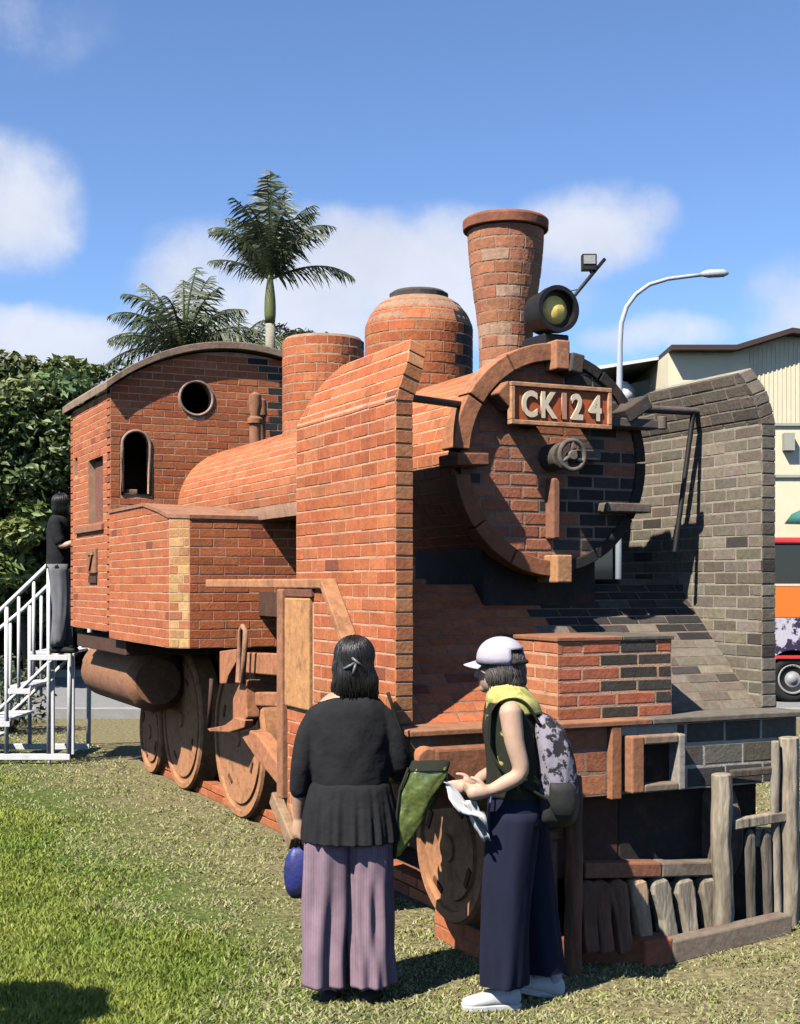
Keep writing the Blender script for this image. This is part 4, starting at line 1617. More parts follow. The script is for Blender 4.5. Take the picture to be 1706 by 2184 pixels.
# white metal boarding stairs
SD = 13.6
so = at(150, 1243, SD); so.z = 0
st = empty('boarding_stairs', so, -YAW)
props(st, 'white metal boarding stairs with handrails beside the cab', 'stairs')
s_ = SD / FPX


def sp_(px, py, dy=0.0):
    return Vector(((px - 150) * s_, dy, CAM_H + (HOR - py) * s_))


def stp(m, n, smooth=False, bevel=.004, parent=None):
    return fix_normals(m.build(n, 'steel', parent or st, smooth=smooth, bevel=bevel, local=True))


WID = .85
ZG = 0.0
for dy, shift in ((0, 0), (WID, -1)):
    rail_pts = [(-260, 1522), (-100, 1385), (0, 1303), (95, 1212), (118, 1188), (132, 1179), (146, 1182), (152, 1196), (151, 1240), (149, 1430), (147, 1612)]
    stp(MB().tube([sp_(*p, dy) for p in rail_pts], .024, n=10), 'handrail', True, 0)
    stp(MB().tube([sp_(*p, dy) for p in ((-260, 1745), (0, 1512), (146, 1374))], .021, n=8), 'stringer_rail', True, 0)
    for (px, y0, y1) in ((104, 1205, 1612), (72, 1236, 1450), (40, 1268, 1500), (14, 1290, 1612), (-30, 1330, 1560), (-90, 1380, 1612), (-180, 1455, 1690)):
        if y1 > 1640: y1 = 1612
        stp(MB().tube([sp_(px, y0 + 4, dy), sp_(px, y1, dy)], .017 if px not in (104, 14, -90) else .022, n=8), 'baluster', True, 0)
    stp(MB().bar(sp_(-260, 1614, dy), sp_(150, 1614, dy), .05, .06), 'base_rail')
    stp(MB().tube([sp_(104, 1612, dy), sp_(106, 1632, dy)], .02, n=8), 'foot', True, 0)
for k, (px0, px1, py) in enumerate(((62, 146, 1390), (18, 66, 1462), (-40, 22, 1532), (-100, -36, 1580))):
    a, b = sp_(px0, py), sp_(px1, py)
    m1 = MB(); m1.box(a.x, b.x, .0, WID, a.z - .03, a.z)
    tr = stp(m1, 'tread')
    m1 = MB(); m1.box(a.x, b.x, -.022, .0, a.z - .085, a.z - .03)
    stp(m1, 'tread_edge', parent=tr)
for px in (104, 147):
    stp(MB().bar(sp_(px, 1395, WID / 2 - .3), sp_(px, 1612, WID / 2 - .3), .05, .05, up=(0, 1, 0)), 'post')

# ------------------------------------------------------------------ trees and palms


def leaf_mesh(centers, normals_up, sizes, cols, rng, name, parent, aspect=.45, droop=.3):
    """many small folded leaves: two quads each"""
    n = len(centers)
    d = rng.normal(size=(n, 3)); d[:, 2] *= .6
    d /= np.linalg.norm(d, axis=1)[:, None]
    nr = rng.normal(size=(n, 3)) * .75 + normals_up
    s = np.cross(d, nr); s /= np.maximum(1e-6, np.linalg.norm(s, axis=1)[:, None])
    up = np.cross(s, d)
    L = sizes[:, None]
    a = centers - d * L * .5
    b = centers + d * L * .5 - up * L * droop * .3
    m1_ = centers + s * L * aspect * .5 + up * L * .10
    m2_ = centers - s * L * aspect * .5 + up * L * .10
    V = np.stack([a, m1_, b, m2_], axis=1).reshape(-1, 3)
    k = np.arange(n)[:, None] * 4
    F = np.concatenate([k + np.array([[0, 1, 2]]), k + np.array([[0, 2, 3]])], axis=0)
    me = bpy.data.meshes.new(name)
    me.vertices.add(len(V)); me.vertices.foreach_set('co', V.astype(np.float32).ravel())
    me.loops.add(F.size); me.loops.foreach_set('vertex_index', F.astype(np.int32).ravel())
    me.polygons.add(len(F))
    me.polygons.foreach_set('loop_start', np.arange(0, F.size, 3, dtype=np.int32))
    me.update(calc_edges=True)
    at_ = me.attributes.new('col', 'FLOAT_COLOR', 'POINT')
    C = np.ones((len(V), 4), dtype=np.float32); C[:, :3] = np.repeat(cols, 4, axis=0)
    at_.data.foreach_set('color', C.ravel())
    me.materials.append(MATS['leaf'])
    o = bpy.data.objects.new(name, me); COL.objects.link(o); set_parent(o, parent)
    return o


def tree(base, height, rx, rz, crown_z, label, seed, n_clump=46, per=230, leaf=.17, tint=(.055, .085, .026), trunk_r=.14, group='trees behind the stairs'):
    rng = np.random.default_rng(seed)
    base = Vector(base)
    root = empty('tree', base)
    props(root, label, 'tree', group)
    m1 = MB()
    top = base + Vector((rng.uniform(-.3, .3), rng.uniform(-.3, .3), crown_z))
    pts_ = [base + (top - base) * (i / 6) + Vector((rng.normal() * .05, rng.normal() * .05, 0)) for i in range(7)]
    pts_[0] = base + Vector((0, 0, -.05))
    m1.tube(pts_, [trunk_r * (1 - .09 * i) for i in range(7)], n=10)
    for k in range(9):
        a = k * 2.4
        e = base + Vector((math.cos(a) * rx * .65, math.sin(a) * rx * .65, crown_z + rng.uniform(-.3, .6) * rz))
        s0 = pts_[3 + k % 4]
        mid = s0.lerp(e, .5) + Vector((0, 0, .2))
        m1.tube([s0, mid, e], [trunk_r * .45, trunk_r * .28, trunk_r * .1], n=7)
    fix_normals(m1.build('trunk', 'bark', root, True))
    C, U, SZ, CO = [], [], [], []
    for k in range(n_clump):
        v = rng.normal(size=3); v /= np.linalg.norm(v)
        rr = rng.uniform(.45, 1.0) ** .6
        c = np.array([base.x + v[0] * rx * rr, base.y + v[1] * rx * rr, crown_z + v[2] * rz * rr])
        cr = rx * rng.uniform(.20, .34)
        m = per
        p = rng.normal(size=(m, 3)); p /= np.linalg.norm(p, axis=1)[:, None]
        p *= (rng.uniform(.3, 1, size=(m, 1)) ** .5) * cr * np.array([1.15, 1.15, .7])
        C.append(c + p); U.append(p / cr * .8 + np.array([0, 0, .8]))
        SZ.append(leaf * rng.uniform(.6, 1.35, size=m))
        b = np.array(tint) * rng.uniform(.7, 1.35)
        CO.append(b * rng.uniform(.7, 1.35, size=(m, 1)) * np.array([1 + rng.uniform(-.15, .25), 1, 1 + rng.uniform(-.3, .3)]))
    leaf_mesh(np.concatenate(C), np.concatenate(U), np.concatenate(SZ), np.concatenate(CO), rng, 'crown', root)
    return root


def gat(px, depth):
    p = at(px, HOR, depth); p.z = 0
    return p


tree(gat(70, 24), 6, 1.9, 2.35, 3.45, 'dense dark broadleaf tree behind the white stairs', 3, 90, 300, .20, (.17, .25, .075))
tree(gat(215, 30), 6, 1.35, 1.25, 5.35, 'lighter green tree peeking over the cab eave', 4, 36, 220, .16, (.15, .20, .055))
tree(gat(-130, 26), 6, 2.3, 2.5, 3.3, 'big dark tree at the picture edge behind the stairs', 5, 60, 240, .2, (.08, .13, .036))
tree(gat(90, 31), 6, 3.6, 2.3, 2.1, 'low dark bushy tree filling the gap beside the cab', 6, 110, 260, .26, (.045, .075, .024))
tree(gat(600, 36), 7, 1.6, 1.0, 7.6, 'small dark treetop beside the palm trunk over the cab roof', 8, 26, 160, .18, (.06, .085, .035))
# made-up young tree out of view, added to cast the shadow in the lawn corner
gs = onZ(-22, 2172) - SUN_L * (2.15 / -SUN_L.z)
tree((gs.x, gs.y, 0), 2.4, .36, .34, 2.15, 'made-up young tree outside the picture, added to cast the lawn corner shadow', 31, 34, 150, .11, (.07, .11, .03), .03, None)
# low shrub behind the stair foot
for (px, dpt, rx, rz, lab, sd) in ((20, 16.4, .55, .5, 'pale green low shrub under the stair flight', 21), (-90, 17, .7, .6, 'grey-green shrub at the stair foot by the picture edge', 22)):
    rng = np.random.default_rng(sd)
    bs_ = gat(px, dpt)
    root = empty('shrub', bs_)
    props(root, lab, 'shrub', 'shrubs behind the stairs')
    n_ = 900
    p = rng.normal(size=(n_, 3)); p /= np.linalg.norm(p, axis=1)[:, None]
    p = p * rng.uniform(.4, 1, size=(n_, 1)) * np.array([rx, rx, rz]) + np.array([bs_.x, bs_.y, rz * .95])
    leaf_mesh(p, np.tile([0, 0, 1.], (n_, 1)), .09 * rng.uniform(.6, 1.3, size=n_), np.array([.12, .17, .07]) * rng.uniform(.6, 1.3, size=(n_, 1)), rng, 'foliage', root)
    m1 = MB()
    for k in range(5):
        a = k * 1.3
        m1.tube([bs_ + Vector((0, 0, -.03)), bs_ + Vector((math.cos(a) * rx * .6, math.sin(a) * rx * .6, rz))], [.02, .008], n=6)
    fix_normals(m1.build('stem', 'bark', root, True))


def palm(base, h_shaft, h_crown, fronds, label, seed, tr=.16, shaft=True, lean=0.0):
    """royal palm: ringed trunk, green crown shaft, arching feather fronds (azimuth, elevation, length, sag)"""
    rng = random.Random(seed)
    base = Vector(base)
    root = empty('palm_tree', base)
    props(root, label, 'palm tree', 'palm trees behind the cab')
    m1 = MB()
    m1.tube([base + Vector((0, 0, -.05 + (h_shaft + .05) * i / 12)) for i in range(13)], [tr * (1.15 - .03 * i + .02 * (i % 2)) for i in range(13)], n=14)
    fix_normals(m1.build('trunk', 'palm_bark', root, True))
    m1 = MB((.22, .26, .075))
    m1.tube([base + Vector((0, 0, h_shaft + (h_crown - h_shaft) * i / 6)) for i in range(7)], [tr * .85, tr * 1.0, tr * 1.02, tr * .95, tr * .8, tr * .6, tr * .45], n=14)
    fix_normals(m1.build('crown_shaft', 'leaf', root, True))
    o0 = base + Vector((0, 0, h_crown - .1))
    for (az, el, ln, sag) in fronds:
        a = math.radians(az) - YAW
        e = math.radians(el)
        hdir = Vector((math.cos(a), math.sin(a), 0))
        sd_ = Vector((-math.sin(a), math.cos(a), 0))
        m1 = MB((.10, .13, .04))
        k = 13
        rp = []
        p = o0.copy()
        for i in range(k):
            tt = i / (k - 1)
            ee = e - sag * tt * tt * 1.9 - .12 * tt
            d = hdir * math.cos(ee) + Vector((0, 0, math.sin(ee)))
            rp.append((p.copy(), d))
            p = p + d * (ln / (k - 1))
        m1.tube([q[0] for q in rp], [.035 * (1 - .85 * i / (k - 1)) for i in range(k)], n=5)
        nl = 36
        for j in range(nl):
            tt = .10 + .9 * j / (nl - 1)
            fi = tt * (k - 1)
            i0 = min(k - 2, int(fi))
            q = rp[i0][0].lerp(rp[i0 + 1][0], fi - i0)
            d = rp[i0][1]
            ll = ln * .30 * math.sin(PI * (.12 + .80 * tt)) * rng.uniform(.85, 1.15)
            for s2 in (-1, 1):
                nrm_ = sd_.cross(d).normalized()
                ang = rng.uniform(.5, 1.05)
                dirl = (sd_ * s2 * math.sin(ang) * .9 + d * math.cos(ang) * .75 + Vector((0, 0, -1)) * rng.uniform(.25, .95)).normalized()
                wv_ = d * .017 * (1 + rng.uniform(-.2, .3)) * (ln / 1.8)
                b_ = rng.uniform(.65, 1.45)
                c_ = (.105 * b_, .135 * b_, .065 * b_)
                mid = q + dirl * ll * .55 + nrm_ * .0
                tip = q + dirl * ll + Vector((0, 0, -.12 * ll))
                m1.add([q - wv_, q + wv_, mid + wv_ * .9, tip, mid - wv_ * .9], [(0, 1, 2, 4), (4, 2, 3)], c_)
        m1.build('frond', 'leaf', root)
    return root


PD = 27.0
ps = PD / FPX
palm(gat(576, PD), 1.83 + (1243 - 690) * ps, 1.83 + (1243 - 585) * ps,
     [(0, 22, 1.75, .55), (182, 32, 1.3, .40), (95, 88, 2.25, .04), (110, 84, 2.0, .12), (60, 82, 2.05, .15), (170, 66, 1.8, .72), (150, 72, 1.85, .55), (205, 60, 1.6, .75), (10, 68, 1.85, .75), (32, 74, 1.9, .5),
      (-22, 60, 1.6, .8), (250, 72, 1.7, .6), (290, 68, 1.65, .7), (330, 74, 1.8, .6), (225, 76, 1.8, .5), (80, 66, 1.7, .6), (130, 60, 1.5, .7), (270, 84, 2.0, .2)],
     'tall slender royal palm with a full crown above the cab roof', 2, .115)
PD2 = 25.0
ps2 = PD2 / FPX
palm(gat(392, PD2), 1.83 + (1243 - 830) * ps2, 1.83 + (1243 - 738) * ps2,
     [(8, 38, 1.35, .45), (178, 30, 1.5, .55), (168, 12, 1.6, .5), (150, 68, 1.75, .35), (60, 74, 1.75, .25), (75, 80, 1.8, .2), (25, 60, 1.5, .6), (130, 55, 1.6, .6), (200, 48, 1.6, .7), (230, 40, 1.4, .8), (300, 45, 1.4, .8),
      (335, 28, 1.4, .6), (100, 80, 1.6, .3), (345, 52, 1.5, .6), (260, 60, 1.5, .7), (190, 65, 1.6, .6), (215, 20, 1.5, .5), (320, 66, 1.5, .5)],
     'shorter bushy palm with drooping fronds rising behind the cab roof', 9, .16)
palm(gat(505, PD2 + 5), 1.83 + (1243 - 830) * ps2 * 1.2, 1.83 + (1243 - 752) * ps2 * 1.2,
     [(10, 40, 1.4, .6), (170, 40, 1.4, .7), (120, 65, 1.4, .5), (50, 65, 1.4, .5), (300, 45, 1.3, .8), (230, 45, 1.3, .8), (90, 75, 1.3, .4), (340, 20, 1.4, .4), (200, 18, 1.4, .4)],
     'small palm whose crown just clears the curved cab roof', 13, .13)

# ------------------------------------------------------------------ turf: single blades near the viewer


def turf_green(x, y):
    """0 = dry and worn, 1 = green; the strip along the locomotive is trodden"""
    w_ = np.sin(x * 2.1 + 1.3 * np.sin(y * 1.7)) * .18 + np.sin(y * 2.9 + x * 1.1) * .13 + np.sin(x * 5.3 - y * 4.1) * .06
    return np.clip((2.38 + w_ * 1.3 - x) / .7, 0, 1)


nb = 430000
dep = 4.9 + (RNG.random(nb) ** 1.75) * 11.5
lat = (RNG.random(nb) * 2 - 1) * (.36 * dep + .3)
gx = lat * CS + dep * SN
gy = -lat * SN + dep * CS
gr = turf_green(gx, gy)
nv = np.sin(gx * 7.3 + 2 * np.sin(gy * 5.1)) * np.sin(gy * 6.7 + 1.5 * np.sin(gx * 4.3))
keep = (RNG.random(nb) < (.40 + .60 * gr + .32 * nv)) & ~((gx > 3.3) & (gx < 4.1) & (gy > 5.9))
gx, gy, gr, nv, dep = gx[keep], gy[keep], gr[keep], nv[keep], dep[keep]
nb = len(gx)
hgt_ = (.013 + .022 * RNG.random(nb)) * (.6 + .55 * gr) * (1 + .3 * nv)
wd_ = (.0022 + .0026 * RNG.random(nb)) * (.7 + dep / 12)
an = RNG.random(nb) * 2 * PI
ln_ = RNG.normal(0, 1, (nb, 2)) * (hgt_[:, None] * (.5 + .45 * (1 - gr))[:, None])
base_ = np.stack([gx, gy, bank_h(gx, gy) - .002], 1)
sd = np.stack([np.cos(an) * wd_, np.sin(an) * wd_, np.zeros(nb)], 1)
mid_ = base_ + np.concatenate([ln_ * .4, (hgt_ * .62)[:, None]], 1)
tip_ = base_ + np.concatenate([ln_, hgt_[:, None]], 1)
V = np.stack([base_ - sd, base_ + sd, mid_ + sd * .8, mid_ - sd * .8, tip_], 1).reshape(-1, 3)
k = np.arange(nb)[:, None] * 5
F = np.concatenate([k + np.array([[0, 1, 2]]), k + np.array([[0, 2, 3]]), k + np.array([[3, 2, 4]])], 0)
me = bpy.data.meshes.new('grass')
me.vertices.add(len(V)); me.vertices.foreach_set('co', V.astype(np.float32).ravel())
me.loops.add(F.size); me.loops.foreach_set('vertex_index', F.astype(np.int32).ravel())
me.polygons.add(len(F)); me.polygons.foreach_set('loop_start', np.arange(0, F.size, 3, dtype=np.int32))
me.update(calc_edges=True)
green = np.array([.21, .33, .045]); lime = np.array([.42, .46, .085]); dry = np.array([.60, .56, .31]); straw = np.array([.40, .40, .17])
q1 = RNG.random((nb, 1)); q2 = RNG.random((nb, 1))
patch = np.clip(.5 + .5 * np.sin(gx * 3.1 + np.sin(gy * 2.3) * 2)[:, None] * np.sin(gy * 2.7 + 1)[:, None], 0, 1)
cg = green * (1 - patch * .6 - q1 * .4) + lime * (patch * .6 + q1 * .4)
cd = dry * q2 + straw * (1 - q2)
isg = (RNG.random((nb, 1)) < (.18 + .79 * gr[:, None]))
cc = np.where(isg, cg, cd) * (.9 + .7 * RNG.random((nb, 1)))
C = np.ones((nb * 5, 4), dtype=np.float32); C[:, :3] = np.repeat(cc, 5, axis=0)
at_ = me.attributes.new('col', 'FLOAT_COLOR', 'POINT'); at_.data.foreach_set('color', C.ravel())
me.materials.append(MATS['grass_blade'])
go = bpy.data.objects.new('grass', me); COL.objects.link(go)
props(go, 'short mown grass, green on one side and dry by the locomotive', 'grass', kind='stuff')

# ------------------------------------------------------------------ people


def catmull(P, sub):
    P = [np.array(p, float) for p in P]
    out_ = []
    n = len(P)
    for i in range(n - 1):
        p0, p1, p2, p3 = P[max(0, i - 1)], P[i], P[i + 1], P[min(n - 1, i + 2)]
        for k in range(sub):
            t = k / sub
            out_.append(.5 * ((2 * p1) + (-p0 + p2) * t + (2 * p0 - 5 * p1 + 4 * p2 - p3) * t * t + (-p0 + 3 * p1 - 3 * p2 + p3) * t ** 3))
    out_.append(P[-1])
    return out_


def loft(mb, rings, n=32, sub=4, ripple=None, cap=True, col=None, square=2.0, yaw=0.0):
    """rings: (x, y, z, half width, half depth); sections stay level; ripple(theta, z) scales the radius"""
    R = catmull(rings, sub)
    vs, fs = [], []
    for (x, y, z, a, b) in R:
        for k in range(n):
            th = 2 * PI * k / n
            c, s = math.cos(th), math.sin(th)
            c2 = math.copysign(abs(c) ** (2 / square), c)
            s2 = math.copysign(abs(s) ** (2 / square), s)
            rr = ripple(th, z) if ripple else 1.0
            px_, py_ = a * c2 * rr, b * s2 * rr
            vs.append((x + px_ * math.cos(yaw) - py_ * math.sin(yaw), y + px_ * math.sin(yaw) + py_ * math.cos(yaw), z))
    m = len(R)
    for i in range(m - 1):
        for k in range(n):
            k2 = (k + 1) % n
            fs.append((i * n + k, i * n + k2, (i + 1) * n + k2, (i + 1) * n + k))
    if cap:
        fs.append(tuple(range(n - 1, -1, -1)))
        fs.append(tuple((m - 1) * n + k for k in range(n)))
    mb.add(vs, fs, col)
    return mb


def limb(mb, pts_, rad, n=14, sub=4):
    """tapered tube through joints with rounded ends"""
    P = catmull([(*p, r) for p, r in zip(pts_, rad)], sub)
    pts2 = [Vector(p[:3]) for p in P]
    rs = [max(.001, p[3]) for p in P]
    d0 = (pts2[0] - pts2[1]).normalized()
    d1 = (pts2[-1] - pts2[-2]).normalized()
    pts2 = [pts2[0] + d0 * rs[0] * .8, pts2[0] + d0 * rs[0] * .5] + pts2 + [pts2[-1] + d1 * rs[-1] * .5, pts2[-1] + d1 * rs[-1] * .8]
    rs = [rs[0] * .35, rs[0] * .8] + rs + [rs[-1] * .8, rs[-1] * .35]
    mb.tube(pts2, rs, n=n)
    return mb


def ball(mb, c, r, n=20, m=12, R=None):
    """ellipsoid; r = (rx, ry, rz); R optional rotation matrix"""
    vs, fs = [], []
    for i in range(m + 1):
        ph = PI * i / m
        for k in range(n):
            th = 2 * PI * k / n
            p = Vector((r[0] * math.sin(ph) * math.cos(th), r[1] * math.sin(ph) * math.sin(th), r[2] * math.cos(ph)))
            if R is not None: p = R @ p
            vs.append(Vector(c) + p)
    for i in range(m):
        for k in range(n):
            k2 = (k + 1) % n
            fs.append((i * n + k, (i + 1) * n + k, (i + 1) * n + k2, i * n + k2))
    mb.add(vs, fs)
    return mb


def fuse(mb, name, material, parent, voxel=.006, smooth=6):
    """melt overlapping forms into one continuous skin"""
    o = mb.build(name, material, None)
    fix_normals(o)
    r = o.modifiers.new('r', 'REMESH'); r.mode = 'VOXEL'; r.voxel_size = voxel
    s = o.modifiers.new('s', 'SMOOTH'); s.factor = .5; s.iterations = smooth
    dg_ = bpy.context.evaluated_depsgraph_get()
    me_ = bpy.data.meshes.new_from_object(o.evaluated_get(dg_))
    bpy.data.objects.remove(o)
    me_.name = name
    me_.materials.clear(); me_.materials.append(MATS[material])
    me_.polygons.foreach_set('use_smooth', [True] * len(me_.polygons))
    o2 = bpy.data.objects.new(name, me_); COL.objects.link(o2); set_parent(o2, parent, True)
    return o2


def hand(mb, wrist, palm_dir, side_dir, size=1.0, curl=.5):
    """palm plus five bent fingers; palm_dir runs to the fingertips, side_dir towards the thumb"""
    wrist, f, s = Vector(wrist), Vector(palm_dir).normalized(), Vector(side_dir)
    s = (s - f * s.dot(f)).normalized()
    pn = f.cross(s).normalized()
    k = size
    limb(mb, [wrist, wrist + f * .035 * k, wrist + f * .075 * k], [.026 * k, .034 * k, .036 * k])
    for i, (off, ln) in enumerate(((.027, .066), (.009, .075), (-.010, .070), (-.027, .054))):
        b = wrist + f * .075 * k + s * off * k
        q = [b - f * .02 * k]
        d = f.copy()
        a = curl * .55
        for j in range(3):
            d = (d * math.cos(a) + pn * math.sin(a)).normalized()
            q.append(q[-1] + d * ln * k * (.46, .32, .24)[j] * (1.0 if j else 1.3))
        limb(mb, q, [.010 * k, .0095 * k, .0088 * k, .0075 * k], n=10, sub=3)
    b = wrist + f * .028 * k + s * .028 * k
    limb(mb, [b, b + (f * .5 + s * .75 + pn * .3) * .03 * k, b + (f * .85 + s * .6 + pn * .5) * .055 * k], [.013 * k, .0115 * k, .009 * k], n=10, sub=3)


def head(mb, c, yaw, k=1.0):
    """skull, jaw, nose, brow, lips, ears; the face looks along (-sin yaw, cos yaw)"""
    R = Matrix.Rotation(yaw, 3, 'Z')
    c = Vector(c)
    T = lambda x, y, z: c + R @ Vector((x, y, z)) * k
    ball(mb, T(0, -.01, .03), (.074 * k, .092 * k, .085 * k), R=R)
    ball(mb, T(0, .03, -.035), (.057 * k, .066 * k, .078 * k), R=R)
    ball(mb, T(0, .072, -.088), (.026 * k, .024 * k, .022 * k), R=R)
    limb(mb, [T(0, .088, .02), T(0, .104, -.012), T(0, .114, -.034)], [.009 * k, .012 * k, .015 * k], n=8)
    ball(mb, T(0, .088, .036), (.045 * k, .014 * k, .011 * k), R=R)
    ball(mb, T(0, .091, -.062), (.024 * k, .012 * k, .010 * k), R=R)
    for s in (-1, 1):
        ball(mb, T(s * .074, -.008, -.012), (.010 * k, .019 * k, .031 * k), R=R)
    return T


def wear(mb, name, material, root, smooth=True, sub=0):
    o = mb.build(name, material, root, smooth=smooth, local=True, sub=sub)
    return fix_normals(o)


def drape(amp, z0, z1, seed, nmin=2, nmax=9):
    """irregular hanging folds: a few random waves that wander and deepen downwards"""
    rr = random.Random(seed)
    W = [(rr.randint(nmin, nmax), rr.uniform(0, 6.28), rr.uniform(-3.5, 3.5), rr.uniform(.4, 1)) for _ in range(6)]
    tot = sum(w_[3] for w_ in W)
    def f(th, z):
        k = .25 + .75 * min(1, max(0, (z0 - z) / (z0 - z1)))
        v = sum(a * math.sin(n * th + p + tw * z + .6 * math.sin(z * 9 + p)) for (n, p, tw, a) in W) / tot
        return 1 + amp * k * (v + .35 * v * abs(v))
    return f


def pleats(n, amp, z0, z1, seed):
    rr = random.Random(seed)
    ph = [rr.uniform(0, 6.28) for _ in range(4)]
    def f(th, z):
        k = min(1, max(0, (z0 - z) / (z0 - z1)))
        return 1 + amp * k * (.6 * math.sin(n * th + ph[0] + .5 * math.sin(3 * th + ph[1])) + .4 * math.sin((n * 1.7 // 1) * th + ph[2]))
    return f


def strands(hair, axis_c, n, z0, z1, az0, az1, seed, material, rad=.0028, wave=.05):
    """locks combed down over the hair mass"""
    from mathutils.bvhtree import BVHTree
    rr = random.Random(seed)
    bv = BVHTree.FromPolygons([v.co for v in hair.data.vertices], [list(p.vertices) for p in hair.data.polygons])
    mb = MB()
    for k in range(n):
        az = rr.uniform(az0, az1)
        dz = rr.uniform(-.01, .012)
        zz1 = z1 + rr.uniform(0, .35) * (z0 - z1)
        pts_ = []
        ph = rr.uniform(0, 6)
        for i in range(11):
            t = i / 10
            z = z0 + (zz1 - z0) * t + dz
            a = az + wave * math.sin(t * 5 + ph) + (.5 - t) * .25 * math.sin(ph * 3)
            d = Vector((math.cos(a), math.sin(a), .25 * (1 - t)))
            hit = bv.ray_cast(Vector((axis_c.x, axis_c.y, z)) + d * .4, -d)
            if hit[0] is None:
                if len(pts_) > 3: pts_.append(pts_[-1] + Vector((rr.uniform(-.004, .004), rr.uniform(-.004, .004), (zz1 - z0) / 10)))
                continue
            pts_.append(hit[0] + hit[1] * (.0005 + .002 * math.sin(t * 7 + ph)))
        if len(pts_) > 4:
            m_ = len(pts_)
            mb.tube(pts_, [rad * (.4 + 1.1 * math.sin(PI * (i + .5) / m_)) for i in range(m_)], n=5)
    o = wear(mb, 'locks', material, hair)
    return o


# ---- woman in black blouse and mauve trousers, seen from behind
def P_at(px, py):
    p = onZ(px, py, 0.0)
    return p


P1 = P_at(745, 2128)
w1 = empty('person', P1, -YAW)
props(w1, 'person in black peplum blouse and mauve wide trousers standing by the wheels', 'person', None)
mb = MB()
hc = Vector((.025, .035, 1.475))
T1 = head(mb, hc, -.25)
limb(mb, [(.02, .015, 1.40), (.012, .005, 1.33)], [.047, .055])
loft(mb, [(0, 0, .80, .15, .11), (0, 0, .95, .15, .10), (0, .0, 1.10, .155, .105), (0, 0, 1.24, .165, .10), (0, 0, 1.32, .12, .07), (.01, .005, 1.37, .05, .05)], n=24)
sh, el, wr = (-.135, 0, 1.245), (-.208, -.012, 1.01), (-.225, .05, .785)
limb(mb, [sh, (-.185, -.006, 1.15), el, (-.220, .02, .89), wr], [.04, .040, .036, .035, .026])
hand(mb, wr, (-.02, .05, -1), (.25, 1, 0), .95, .9)
limb(mb, [(.135, 0, 1.245), (.195, .0, 1.15), (.222, .025, 1.03), (.20, .15, .97), (.15, .23, .95)], [.04, .040, .036, .034, .026])
hand(mb, (.15, .23, .95), (-.5, .8, -.1), (0, 0, 1), .95, .8)
for s in (-1, 1):
    limb(mb, [(s * .08, 0, .85), (s * .09, .01, .46), (s * .085, -.005, .10)], [.08, .055, .036])
    limb(mb, [(s * .085, -.03, .045), (s * .09, .06, .04), (s * .095, .15, .028)], [.034, .036, .026])
fuse(mb, 'body', 'skin', w1)
for s in (-1, 1):
    ball_mb = ball(MB(), T1(s * .03, .088, .012), (.012, .008, .008), 12, 8)
    wear(ball_mb, 'eye', 'sole_dark', w1)
mb = MB()
ball(mb, hc + Vector((-.003, -.03, .04)), (.088, .100, .086))
ball(mb, hc + Vector((-.008, -.055, -.02)), (.090, .070, .09))
ball(mb, hc + Vector((-.022, -.070, -.095)), (.080, .056, .066))
ball(mb, hc + Vector((.045, -.050, -.085)), (.058, .055, .072))
ball(mb, hc + Vector((.085, -.04, -.135)), (.020, .03, .030))
ball(mb, hc + Vector((-.075, -.04, -.110)), (.030, .04, .045))
ball(mb, hc + Vector((-.030, -.095, -.06)), (.050, .040, .05))
hairo = fuse(mb, 'hair', 'hair_black', w1, .007, 5)
strands(hairo, hc + Vector((0, -.04, 0)), 320, hc.z + .115, hc.z - .175, -PI * 1.05, .05 * PI, 5, 'hair_black', .0028, .10)
mb = MB()
for (x, z, a) in ((-.02, -.005, .5), (.012, .012, -.7), (.0, -.02, 1.3)):
    c_ = hc + Vector((x, -.128, z))
    mb.tube([c_ - Vector((math.cos(a), 0, math.sin(a))) * .028, c_ + Vector((0, -.012, 0)), c_ + Vector((math.cos(a), 0, math.sin(a))) * .028], .006, n=8)
wear(mb, 'hair_clip', 'clip_grey', w1)
# blouse: yoke, sleeves and gathered peplum
mb = MB()
fold = lambda th, z: 1 + .016 * math.sin(5 * th + z * 20) + .012 * math.sin(9 * th - z * 31)
loft(mb, [(.020, .010, 1.338, .080, .062), (.012, .006, 1.328, .108, .080), (.004, 0, 1.295, .150, .100), (0, 0, 1.24, .178, .116), (0, 0, 1.15, .184, .125), (.002, 0, 1.05, .176, .124), (.005, 0, .94, .168, .120)], n=64, ripple=fold)
for (q, rr) in (([(-.138, 0, 1.252), (-.182, -.005, 1.16), (-.208, -.012, 1.03), (-.220, .012, .915)], [.048, .052, .050, .046]), ([(.138, 0, 1.252), (.190, 0, 1.16), (.222, .02, 1.03), (.215, .09, .985)], [.048, .053, .051, .047])):
    limb(mb, q, rr, n=18)
fuse(mb, 'blouse', 'cloth_black', w1, .008, 4)
mb = MB()
loft(mb, [(.005, 0, .955, .167, .119), (.005, 0, .93, .182, .134), (.005, 0, .84, .200, .156), (.006, 0, .75, .209, .170), (.006, 0, .700, .212, .178)], n=180, sub=5, ripple=lambda th, z, a_=pleats(21, .055, .95, .74, 4), b_=drape(.06, .95, .74, 9): a_(th, z) * b_(th, z))
wear(mb, 'peplum', 'cloth_black', w1)
